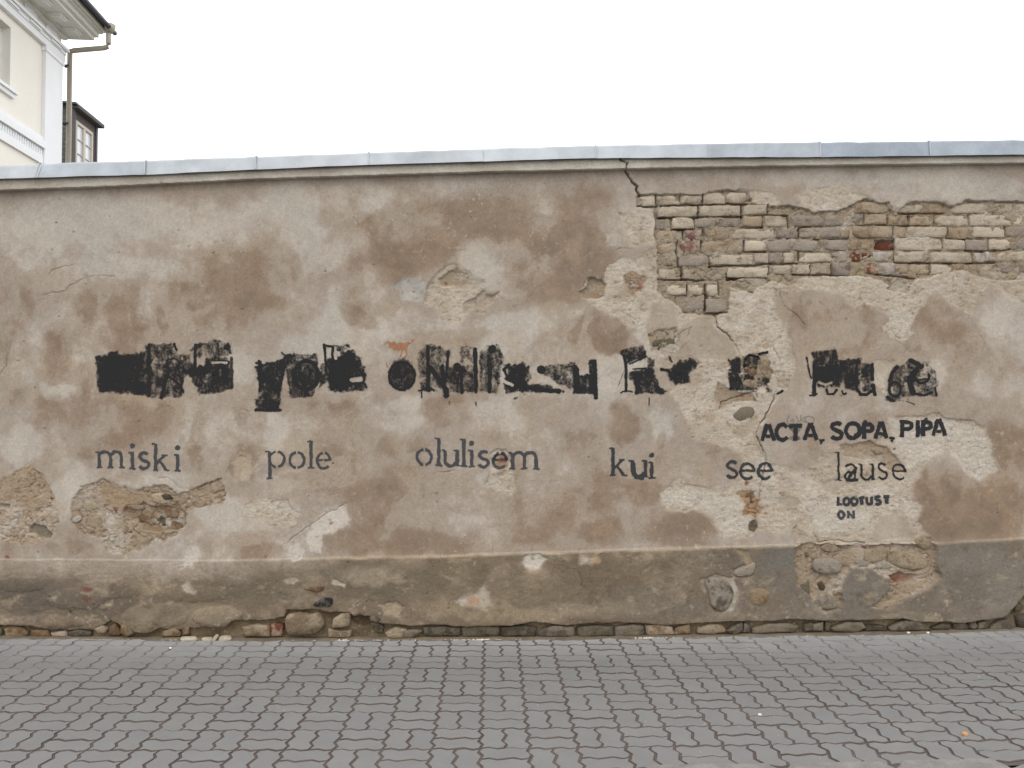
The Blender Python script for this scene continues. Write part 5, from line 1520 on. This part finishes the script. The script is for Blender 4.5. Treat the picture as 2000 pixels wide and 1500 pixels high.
# sand bed
vs, fs = [], []
gx = np.linspace(-9, 9, 91)
for x in gx:
    z = float(gz(x)) - .0042
    vs += [(x, Y_KERB - .02, z), (x, -.5, z), (x, -.12, z + .001), (x, .06, z + .005)]
for i in range(90):
    for k in range(3):
        q = i * 4 + k
        fs.append((q, q + 4, q + 5, q + 1))
child(mesh('joint_sand', vs, fs, M_SAND), pavement)

# fillet of dirt between paving and wall, toned darker to carry contact shadow
M_DIRT = simple_mat('dusty_dirt', lin(112, 99, 80, .7), sc=90, amt=.25, bs=.6, bd=.006)
vs, fs = [], []
for i in range(241):
    x = -6 + i * .05
    w = .036 + .014 * math.sin(x * 3.1) + R.uniform(-.014, .014)
    g = float(gz(x))
    vs += [(x, -w, g - .002), (x, -w * .55 + .0, g + .006 + R.uniform(0, .006)), (x, .045, g + .008 + R.uniform(0, .005))]
for i in range(240):
    for k in range(2):
        q = i * 3 + k
        fs.append((q, q + 3, q + 4, q + 1))
tag(mesh('dirt_fillet', vs, fs, M_DIRT, smooth=True), 'thin line of sandy dirt gathered at the foot of the wall', kind='stuff')

# crumbs of fallen plaster
M_CRUMB = simple_mat('plaster_crumb', lin(214, 206, 192, .85), sc=60, amt=.15)
M_CRUMB2 = simple_mat('sandy_crumb', lin(166, 150, 122, .8), sc=60, amt=.2)
def crumbs(name, pts, mat, label):
    vs, fs = [], []
    for (x, y, s) in pts:
        b = len(vs)
        g = float(gz(x))
        a = R.uniform(0, 6)
        for k in range(5):
            t = a + k * 1.2566
            rr = s * R.uniform(.7, 1.2)
            vs.append((x + rr * math.cos(t), y + rr * math.sin(t) * .8, g + R.uniform(-.001, .001)))
        for k in range(5):
            t = a + .4 + k * 1.2566
            rr = s * R.uniform(.35, .75)
            vs.append((x + rr * math.cos(t), y + rr * math.sin(t) * .8, g + s * R.uniform(.55, 1.1)))
        for k in range(5):
            j = (k + 1) % 5
            fs.append((b + k, b + j, b + 5 + j, b + 5 + k))
        fs.append((b + 5, b + 6, b + 7, b + 8, b + 9))
    o = mesh(name, vs, fs, mat)
    tag(o, label, kind='stuff')
pts = []
def cl(px, py, n, sx, sy, s0, s1):
    for _ in range(n):
        u = R.gauss(px, sx); v = R.gauss(py, sy)
        if v < 1236: v = 1236 + abs(R.gauss(0, 2))
        x, y = onground(u, v)
        y = min(y, -.03)
        pts.append((x, y, R.uniform(s0, s1)))
cl(945, 1243, 40, 12, 2, .003, .008); cl(1040, 1241, 18, 20, 2, .002, .006); cl(900, 1243, 14, 14, 2, .002, .006); cl(1258, 1240, 28, 12, 2.5, .003, .008)
cl(1280, 1243, 10, 10, 3, .003, .007); cl(720, 1238, 30, 40, 3, .002, .006); cl(680, 1247, 8, 8, 2, .004, .009); cl(1100, 1242, 30, 120, 2, .002, .004)
cl(1480, 1262, 30, 60, 12, .001, .0035); cl(1790, 1250, 14, 30, 8, .002, .005); cl(300, 1248, 30, 160, 4, .0015, .004); cl(800, 1300, 60, 500, 50, .001, .0028); cl(1300, 1400, 60, 500, 60, .001, .0026)
cl(1500, 1242, 30, 200, 4, .0015, .004)
crumbs('plaster_crumbs', pts, M_CRUMB, 'pale crumbs of fallen plaster scattered on the pavers by the wall')
pts = []
cl(500, 1243, 120, 300, 2, .002, .006); cl(1100, 1242, 140, 400, 2, .002, .006); cl(1000, 1246, 80, 600, 4, .0015, .004)
crumbs('sandy_crumbs', pts, M_CRUMB2, 'sandy grit along the foot of the wall')

# bits big enough to count
def bit(name, px, py, L_, W_, T_, ang, mat, label, cat, group=None, lift=0, roll=0):
    x, y = onground(px, py)
    y = min(y, -.035)
    n = 8
    vs, fs = [], []
    for zz, k in ((0, .92), (T_ * .45, 1.0), (T_, .8)):
        for i in range(n):
            t = 6.2832 * i / n
            sx = abs(math.cos(t)) ** .55 * (1 if math.cos(t) > 0 else -1); sy = abs(math.sin(t)) ** .55 * (1 if math.sin(t) > 0 else -1)
            vs.append((sx * L_ / 2 * k * R.uniform(.93, 1.07), sy * W_ / 2 * k * R.uniform(.9, 1.1), zz + R.uniform(-.1, .1) * T_))
    for r in range(2):
        for i in range(n):
            fs.append((r * n + i, r * n + (i + 1) % n, (r + 1) * n + (i + 1) % n, (r + 1) * n + i))
    fs.append(tuple(range(2 * n, 3 * n))); fs.append(tuple(range(n - 1, -1, -1)))
    o = mesh(name, vs, fs, mat)
    o.location = (x, y, float(gz(x)) + lift)
    o.rotation_euler = (0, roll, math.radians(ang))
    tag(o, label, cat, group)
    return o
M_CHIP = simple_mat('pale_mortar_chip', lin(172, 162, 142, .8), sc=50, amt=.2, bs=.6)
M_OCHRE = simple_mat('ochre_chip', lin(196, 142, 92, .8), sc=50, amt=.15)
M_WHITEB = simple_mat('white_chip', lin(226, 222, 214, .85), sc=50, amt=.08)
g4 = 'mortar chips lying at the foot of the wall'
bit('mortar_chip', 391, 1237.5, .115, .035, .022, 2, M_CHIP, 'longest flat pale mortar chip, leftmost of four at the wall foot', 'stone chip', g4)
bit('mortar_chip', 425, 1237.5, .075, .032, .020, -2, M_CHIP, 'short flat pale mortar chip lying end to end with the longest one', 'stone chip', g4)
bit('mortar_chip', 442, 1237, .055, .026, .018, 20, M_CHIP, 'thin pale mortar chip leaning up on its end between two flat ones', 'stone chip', g4, lift=.012, roll=-.95)
bit('mortar_chip', 459, 1237, .085, .034, .028, 6, M_CHIP, 'thick pale mortar chip, rightmost of four at the wall foot', 'stone chip', g4)
bit('ochre_chip', 1885, 1442, .026, .022, .012, 20, M_OCHRE, 'small ochre chip lying alone on the pavers at the lower right', 'stone chip')
bit('white_chip', 333, 1270.5, .018, .014, .008, 10, M_WHITEB, 'small white chip on the pavers below the four mortar chips', 'stone chip')
bit('white_chip', 1484, 1399, .018, .014, .007, -20, M_WHITEB, 'white chip in a paver joint with grit trailing to its right', 'stone chip')
bit('white_chip', 1763, 1238, .022, .016, .012, 0, M_WHITEB, 'white chip on the dusty pavers below the pale plinth stone', 'stone chip')
bit('white_chip', 1805, 1240, .020, .015, .009, 30, M_WHITEB, 'white chip right of another one on the dusty pavers', 'stone chip')

# ------------------------------------------------------------------ kerb and road
kerb = tag(empty('kerb', (0, Y_KERB - .1, 0)), 'row of worn pale granite kerb stones along the sidewalk', None, kind='structure')
M_KERB = simple_mat('worn_granite', lin(150, 146, 141, .66), sc=120, amt=.2, bs=.5, bd=.005, objrand=.07)
xk = []
for px in (-700, -330, 60, 330, 640, 905, 1240, 1524, 1745, 1965, 2300, 2700):
    xk.append(onground(px, 1497)[0])
for i in range(len(xk) - 1):
    a, b = xk[i] + .006, xk[i + 1] - .006
    n = 10
    top, bot = [], []
    ys1, ys0 = Y_KERB - .012, Y_KERB - .18
    vs, fs = [], []
    out_ = R.uniform(.0, .010) + (.04 if 6 <= i <= 8 else 0)
    for j, (yy, zz) in enumerate(((ys1, -.12), (ys1, -.018), (ys1 - .014, -.002), (ys1 - .06, .002), (ys0 + .03, -.002), (ys0, -.02), (ys0 - .006, -.16))):
        for k in range(n + 1):
            t = k / n
            e = max(0, abs(t - .5) * 2 - .82) / .18
            x = a + (b - a) * t
            dy = R.uniform(-.003, .003) + (out_ if j < 3 else 0) - e * e * (.045 if 6 <= i <= 8 else .016) * (j < 4) + e * e * .01 * (j >= 4)
            dz = R.uniform(-.0015, .0015) - e * e * .012 * (1 < j < 5) + (.012 if 6 <= i <= 8 and j > 0 else .004)
            vs.append((x, yy + dy, zz + dz + float(gz(x))))
    for j in range(6):
        for k in range(n):
            q = j * (n + 1) + k
            fs.append((q, q + n + 1, q + n + 2, q + 1)[::-1])
    m1 = n + 1
    fs.append([j * m1 for j in range(7)][::-1]); fs.append([j * m1 + n for j in range(7)])
    child(mesh('kerb_stone', vs, fs, M_KERB, smooth=False), kerb)

M_ASPH = simple_mat('asphalt', (.055, .055, .057), sc=180, amt=.3, bs=.6, bd=.004)
tag(mesh('road', [(-40, Y_KERB - 14, -.115), (40, Y_KERB - 14, -.115), (40, Y_KERB - .17, -.115), (-40, Y_KERB - .17, -.115)], [(0, 1, 2, 3)], M_ASPH), 'dark asphalt street in front of the sidewalk', kind='structure')
M_GROUND = simple_mat('packed_earth', lin(120, 116, 100, .7), sc=3, amt=.2)
tag(mesh('ground', [(-300, -300, -.16), (300, -300, -.16), (300, 300, -.16), (-300, 300, -.16)], [(0, 1, 2, 3)], M_GROUND), 'earth ground behind and around', kind='structure')

# ------------------------------------------------------------------ cream house on the left
ax = math.atan((870 - 1000) / F) + YAW            # direction the facade runs away in
dv = np.array([math.sin(ax), math.cos(ax), 0])    # away from the camera
nv_ = np.array([dv[1], -dv[0], 0])                # out of the facade, to the right
DEPTH = 16.5
def corner_at(px, depth):
    r = ray(px, 790); r = r / r.dot(FW)
    return CP + r * depth
K = corner_at(109.5, DEPTH)
def fac(px, py, off=0.0):
    """point of the facade plane (moved out by off) seen at a pixel -> (s towards camera, z)"""
    r = ray(px, py)
    P0 = K + nv_ * off
    t = (P0 - CP).dot(nv_) / r.dot(nv_)
    p = CP + r * t
    return float(-(p - K).dot(dv)), float(p[2])
def zat(py, px=118.5):
    return fac(px, py)[1]
MF = Matrix(((-dv[0], nv_[0], 0, K[0]), (-dv[1], nv_[1], 0, K[1]), (0, 0, 1, 0), (0, 0, 0, 1)))   # local: x = s, y = out, z = up
# MF mirrors handedness; faces are double-sided, normals fixed per mesh
def fb(name, bl, mat, parent):
    o = boxes(name, bl, mat, None, MF)
    o.data.flip_normals()
    o.parent = parent
    o.matrix_parent_inverse = Matrix.Translation(-Vector(parent.location))
    return o
M_CREAM = simple_mat('cream_limewash', lin(240, 235, 225, .92), sc=12, amt=.025, bs=.1)
M_WHITEP = simple_mat('white_trim_paint', lin(240, 241, 243, .93), sc=14, amt=.02, bs=.08)
M_SOFF = simple_mat('grey_white_soffit_paint', lin(238, 236, 232, .90), sc=14, amt=.03, bs=.08)
M_PIPE = simple_mat('beige_painted_pipe', lin(176, 168, 152, .8), sc=20, amt=.08, rough=.5)
M_ROOFM = simple_mat('dark_sheet_roof', lin(70, 72, 84, .7), sc=10, rough=.5, metal=.4)
M_GLASS, ng, pg = new_mat('window_glass')
pg.inputs['Base Color'].default_value = (.10, .12, .15, 1); pg.inputs['Roughness'].default_value = .06; pg.inputs['Specular IOR Level'].default_value = .8
M_GLASSP, ng, pg = new_mat('curtained_glass')
pg.inputs['Base Color'].default_value = (.62, .66, .70, 1); pg.inputs['Roughness'].default_value = .12

house = tag(empty('cream_house', (float(K[0]) - 4, float(K[1]) - 4, 0)), 'cream classical house with white corner pilaster, bracketed cornice and beige downpipe, behind the wall', 'house')
LEN = 12.0
zTop = zat(72)
zW0, zW1 = fac(20, 176)[1], fac(22, 55)[1]       # window opening
sW0 = fac(20, 120)[0]
W_W = 1.15
# wall with a real opening for each window
z1 = zTop + .05
openings = [(sW0 + i * 2.6, sW0 + i * 2.6 + W_W) for i in range(3)]
bl = []
s_prev = 0
for (a, b) in openings:
    bl.append((s_prev, a, -.35, 0, 0, z1))
    bl.append((a, b, -.35, 0, 0, zW0)); bl.append((a, b, -.35, 0, zW1, z1))
    s_prev = b
bl.append((s_prev, LEN, -.35, 0, 0, z1))
bl.append((0, .35, -9, -.351, 0, z1)); bl.append((LEN - .35, LEN, -9, -.351, 0, z1)); bl.append((.351, LEN - .351, -9, -8.7, 0, z1))
fb('wall', bl, M_CREAM, house)
# corner pilaster
sP = fac(81, 220)[0]
zPil = zat(121)
fb('pilaster', [(0.06, sP, .002, .07, 0, zPil), (0.03, sP + .03, .002, .09, zPil - .10, zPil - .002)], M_WHITEP, house)
# entablature: architrave, three fasciae
za, zb_, zc_ = zat(120.5), zat(108), zat(101)
fb('architrave', [(-.0, LEN, .002, .085, za, zb_), (-.0, LEN, .002, .105, zb_, zc_), (-.02, LEN, .002, .16, zc_, zc_ + .06)], M_WHITEP, house)
for i in range(14):
    fb('guttae_strip', [(.25 + i * .82, .25 + i * .82 + .42, .106, .135, zc_ - .055, zc_ - .012)], M_WHITEP, house)
# frieze of flat white tablets on cream
fz = zc_ + .065
for i in range(14):
    fb('frieze_tablet', [(.22 + i * .82, .22 + i * .82 + .46, .002, .03, fz, zTop - .02)], M_WHITEP, house)
zS = zat(67)
fb('bed_moulding', [(-.05, LEN, .002, .10, zTop - .03, zTop + .03), (-.12, LEN, .002, .17, zTop + .03, zS)], M_SOFF, house)
z5, z6 = zS, zS + .05
fb('cornice', [(-.20, LEN, -.3, .58, z5, z5 + .07), (-.22, LEN, -.3, .66, z5 + .07, z5 + .16), (-.25, LEN, -.3, .73, z5 + .16, z5 + .20), (-.28, LEN, -.3, .79, z5 + .20, z5 + .26)], M_SOFF, house)
for i in range(14):
    fb('mutule', [(.10 + i * .62, .10 + i * .62 + .30, .20, .46, z5 - .05, z5 - .002), (.13 + i * .62, .13 + i * .62 + .24, .23, .43, z5 - .075, z5 - .051)], M_SOFF, house)
# roof and gutter
vs = []
for s in (-.32, LEN + .3):
    vs += [(s, .86, z5 + .262), (s, .86, z5 + .30), (s, -4.5, z5 + 2.6), (s, -9.8, z5 + .30), (s, -9.8, z5 + .262)]
rf = mesh('roof', [MF @ Vector(v) for v in vs], [(0, 1, 6, 5), (1, 2, 7, 6), (2, 3, 8, 7), (3, 4, 9, 8), (4, 0, 5, 9), (0, 4, 3, 2, 1), (5, 6, 7, 8, 9)], M_ROOFM)
child(rf, house)

def tube(name, pts, r, mat, parent, n=12):
    vs, fs = [], []
    P = [Vector(p) for p in pts]
    for i, p in enumerate(P):
        t = (P[min(i + 1, len(P) - 1)] - P[max(i - 1, 0)]).normalized()
        up = Vector((0, 0, 1)) if abs(t.z) < .9 else Vector((1, 0, 0))
        a = t.cross(up).normalized(); b = t.cross(a).normalized()
        rr = r[i] if isinstance(r, (list, tuple)) else r
        for k in range(n):
            w = 6.28318 * k / n
            vs.append(p + a * math.cos(w) * rr + b * math.sin(w) * rr)
    for i in range(len(P) - 1):
        for k in range(n):
            fs.append((i * n + k, i * n + (k + 1) % n, (i + 1) * n + (k + 1) % n, (i + 1) * n + k))
    fs.append(tuple(range(n))[::-1]); fs.append(tuple((len(P) - 1) * n + k for k in range(n)))
    o = mesh(name, vs, fs, mat, smooth=True)
    return child(o, parent) if parent else o
zg = z5 + .24
tube('gutter', [MF @ Vector((-.36, .93, zg)), MF @ Vector((LEN + .3, .93, zg))], .05, M_ROOFM, house)
def fpt(s, n_, z): return MF @ Vector((s, n_, z))
zh = zat(93)
tube('downpipe', [fpt(-.12, .12, 0), fpt(-.12, .12, zh - .06), fpt(-.12, .14, zh - .01), fpt(-.12, .20, zh + .01), fpt(-.12, .82, zh + .09), fpt(-.12, .88, zh + .12), fpt(-.12, .90, zh + .18), fpt(-.12, .90, zg - .02)], .052, M_PIPE, house)
tube('gutter_hopper', [fpt(-.12, .92, zg - .10), fpt(-.12, .92, zg - .02), fpt(-.12, .92, zg + .07)], [.06, .10, .12], M_PIPE, house)
for z in (zat(125), zat(240)):
    fb('pipe_bracket', [(-.18, -.06, .0, .13, z, z + .03)], M_ROOFM, house)
# string course with flutes
zs0, zs1 = zat(351), zat(318)
def zl(px, py): return fac(px, py)[1]
zt1 = zl(79, 287); zb1 = zl(78, 320); zf = zl(79, 304)
fb('string_course', [(sP + .005, LEN, .002, .05, zb1, zf), (sP + .005, LEN, .002, .02, zf, zt1 - .03), (sP + .005, LEN, .002, .09, zt1 - .03, zt1 + .10), (sP + .005, LEN, .002, .05, zt1 + .10, zt1 + .20)], M_WHITEP, house)
fl = []
s = sP + .04
while s < 6.5:
    fl.append((s, s + .05, .021, .042, zf + .012, zt1 - .04)); s += .085
o = fb('flutes', fl, M_WHITEP, house); o['kind'] = 'stuff'
# windows
def window(s0, s1, z0, z1_, parent, glass, depth=-.17):
    w = fb('window', [(s0, s0 + .07, depth - .05, depth, z0, z1_), (s1 - .07, s1, depth - .05, depth, z0, z1_), (s0 + .071, s1 - .071, depth - .05, depth, z1_ - .07, z1_), (s0 + .071, s1 - .071, depth - .05, depth, z0, z0 + .07),
                      ((s0 + s1) / 2 - .03, (s0 + s1) / 2 + .03, depth - .045, depth + .005, z0 + .071, z1_ - .071), (s0 + .071, (s0 + s1) / 2 - .031, depth - .05, depth + .01, z0 + (z1_ - z0) * .6, z0 + (z1_ - z0) * .6 + .07), ((s0 + s1) / 2 + .031, s1 - .071, depth - .05, depth + .01, z0 + (z1_ - z0) * .6, z0 + (z1_ - z0) * .6 + .07)], M_WHITEP, parent)
    for a, b in ((s0 + .06, (s0 + s1) / 2 - .02), ((s0 + s1) / 2 + .02, s1 - .06)):
        g = fb('pane', [(a, b, depth - .035, depth - .025, z0 + .05, z1_ - .05)], glass, parent)
        M_ = g.matrix_world.copy(); g.parent = w; g.matrix_parent_inverse = Matrix.Identity(4)
    return w
for (a, b) in openings:
    window(a + .002, b - .002, zW0 + .002, zW1 - .002, house, M_GLASS)
    fb('window_sill', [(a - .12, b + .12, -.16, .10, zW0 - .06, zW0 - .003), (a - .08, b + .08, .002, .06, zW0 - .14, zW0 - .061)], M_WHITEP, house)

# ------------------------------------------------------------------ dark timber dormer house further back
K2 = corner_at(134, 25.0)
K_old, MF_old = K, MF
K = K2
MF = Matrix(((dv[0], nv_[0], 0, K2[0]), (dv[1], nv_[1], 0, K2[1]), (0, 0, 1, 0), (0, 0, 0, 1)))     # x runs away now
def fac2(px, py):
    r = ray(px, py); t = (K2 - CP).dot(nv_) / r.dot(nv_); p = CP + r * t
    return float((p - K2).dot(dv)), float(p[2])
M_BOARD = simple_mat('green_grey_board', lin(84, 88, 80, .75), sc=14, amt=.2, bs=.4)
M_TIMB = simple_mat('brown_grey_timber', lin(92, 86, 85, .75), sc=14, amt=.18, bs=.4)
M_ROOF2 = simple_mat('slate_blue_sheet', lin(62, 64, 78, .7), sc=10, rough=.45, metal=.3)
M_TRIM2 = simple_mat('cream_window_paint', lin(214, 204, 190, .8), sc=14, amt=.04)
dh = tag(empty('timber_dormer', (float(K2[0]), float(K2[1]) + 1, 0)), 'dark timber dormer with a many-paned window, peeping over the wall beside the downpipe', 'dormer')
def db(name, bl, mat, parent=dh, flip=False):
    o = boxes(name, bl, mat, None, MF)
    child(o, dh)
    if parent is not dh:
        o.parent = parent; o.matrix_parent_inverse = Matrix.Identity(4)
    return o
sE, _ = fac2(188, 300)
zR0 = fac2(141, 215)[1]
w0, zw1 = fac2(148, 234); w1, _ = fac2(181, 258)
zw0 = 3.4
zroof = fac2(143, 206)[1]
db('wall', [(0, w0, -.18, 0, 0, zroof - .02), (w1, sE, -.18, 0, 0, zroof - .02), (w0, w1, -.18, 0, 0, zw0), (w0, w1, -.18, 0, zw1, zroof - .02), (sE - .15, sE, -3, -.181, 0, zroof - .02)], M_TIMB)
nb = 0
z = 0.3
while z < zroof - .1:
    db('board', [(-.028 , .0, -3, .0, z, z + .15), (-.04, -.0281, -3, .0, z, z + .03)], M_BOARD)
    z += .16
db('corner_post', [(-.06, .10, .002, .05, 0, zroof - .03), (sE - .12, sE + .02, .002, .04, 0, zroof - .03)], M_TIMB)
db('casing', [(w0 - .16, w0 - .06, .002, .03, zw0, zw1 + .1)], M_TRIM2)
vs = []
for s in (-.22, sE + .15):
    vs += [(s, .20, zroof - .03), (s, .20, zroof + .03), (s, -3.2, zroof + .25), (s, -3.2, zroof + .19)]
child(mesh('roof', [MF @ Vector(v) for v in vs], [(0, 1, 5, 4), (1, 2, 6, 5), (2, 3, 7, 6), (3, 0, 4, 7), (0, 3, 2, 1), (4, 5, 6, 7)], M_ROOF2), dh)
db('eave_board', [(-.1, sE + .1, .002, .22, zroof - .11, zroof - .04)], M_TIMB)
mid = (w0 + w1) / 2
fr = db('window', [(w0 + .002, w0 + .09, -.10, .02, zw0 + .002, zw1 - .002), (w1 - .09, w1 - .002, -.10, .02, zw0 + .002, zw1 - .002), (w0 + .091, w1 - .091, -.10, .02, zw1 - .10, zw1 - .002), (mid - .07, mid + .07, -.09, .015, zw0 + .002, zw1 - .101)], M_TRIM2)
hgt = (zw1 - .1 - zw0)
nrow = 5
ph = fac2(160, 242)[1] - fac2(160, 270)[1]
ph = max(.4, min(.7, ph))
for a, b in ((w0 + .091, mid - .071), (mid + .071, w1 - .091)):
    z = zw1 - .101
    for k in range(5):
        zlo = max(zw0 + .01, z - ph)
        if z - zlo < .1: break
        pn = db('pane', [(a, b, -.05, -.04, zlo + .03, z)], M_GLASSP, fr)
        db('glazing_bar', [(a, b, -.06, -.005, zlo, zlo + .029)], M_TRIM2, fr)
        z = zlo
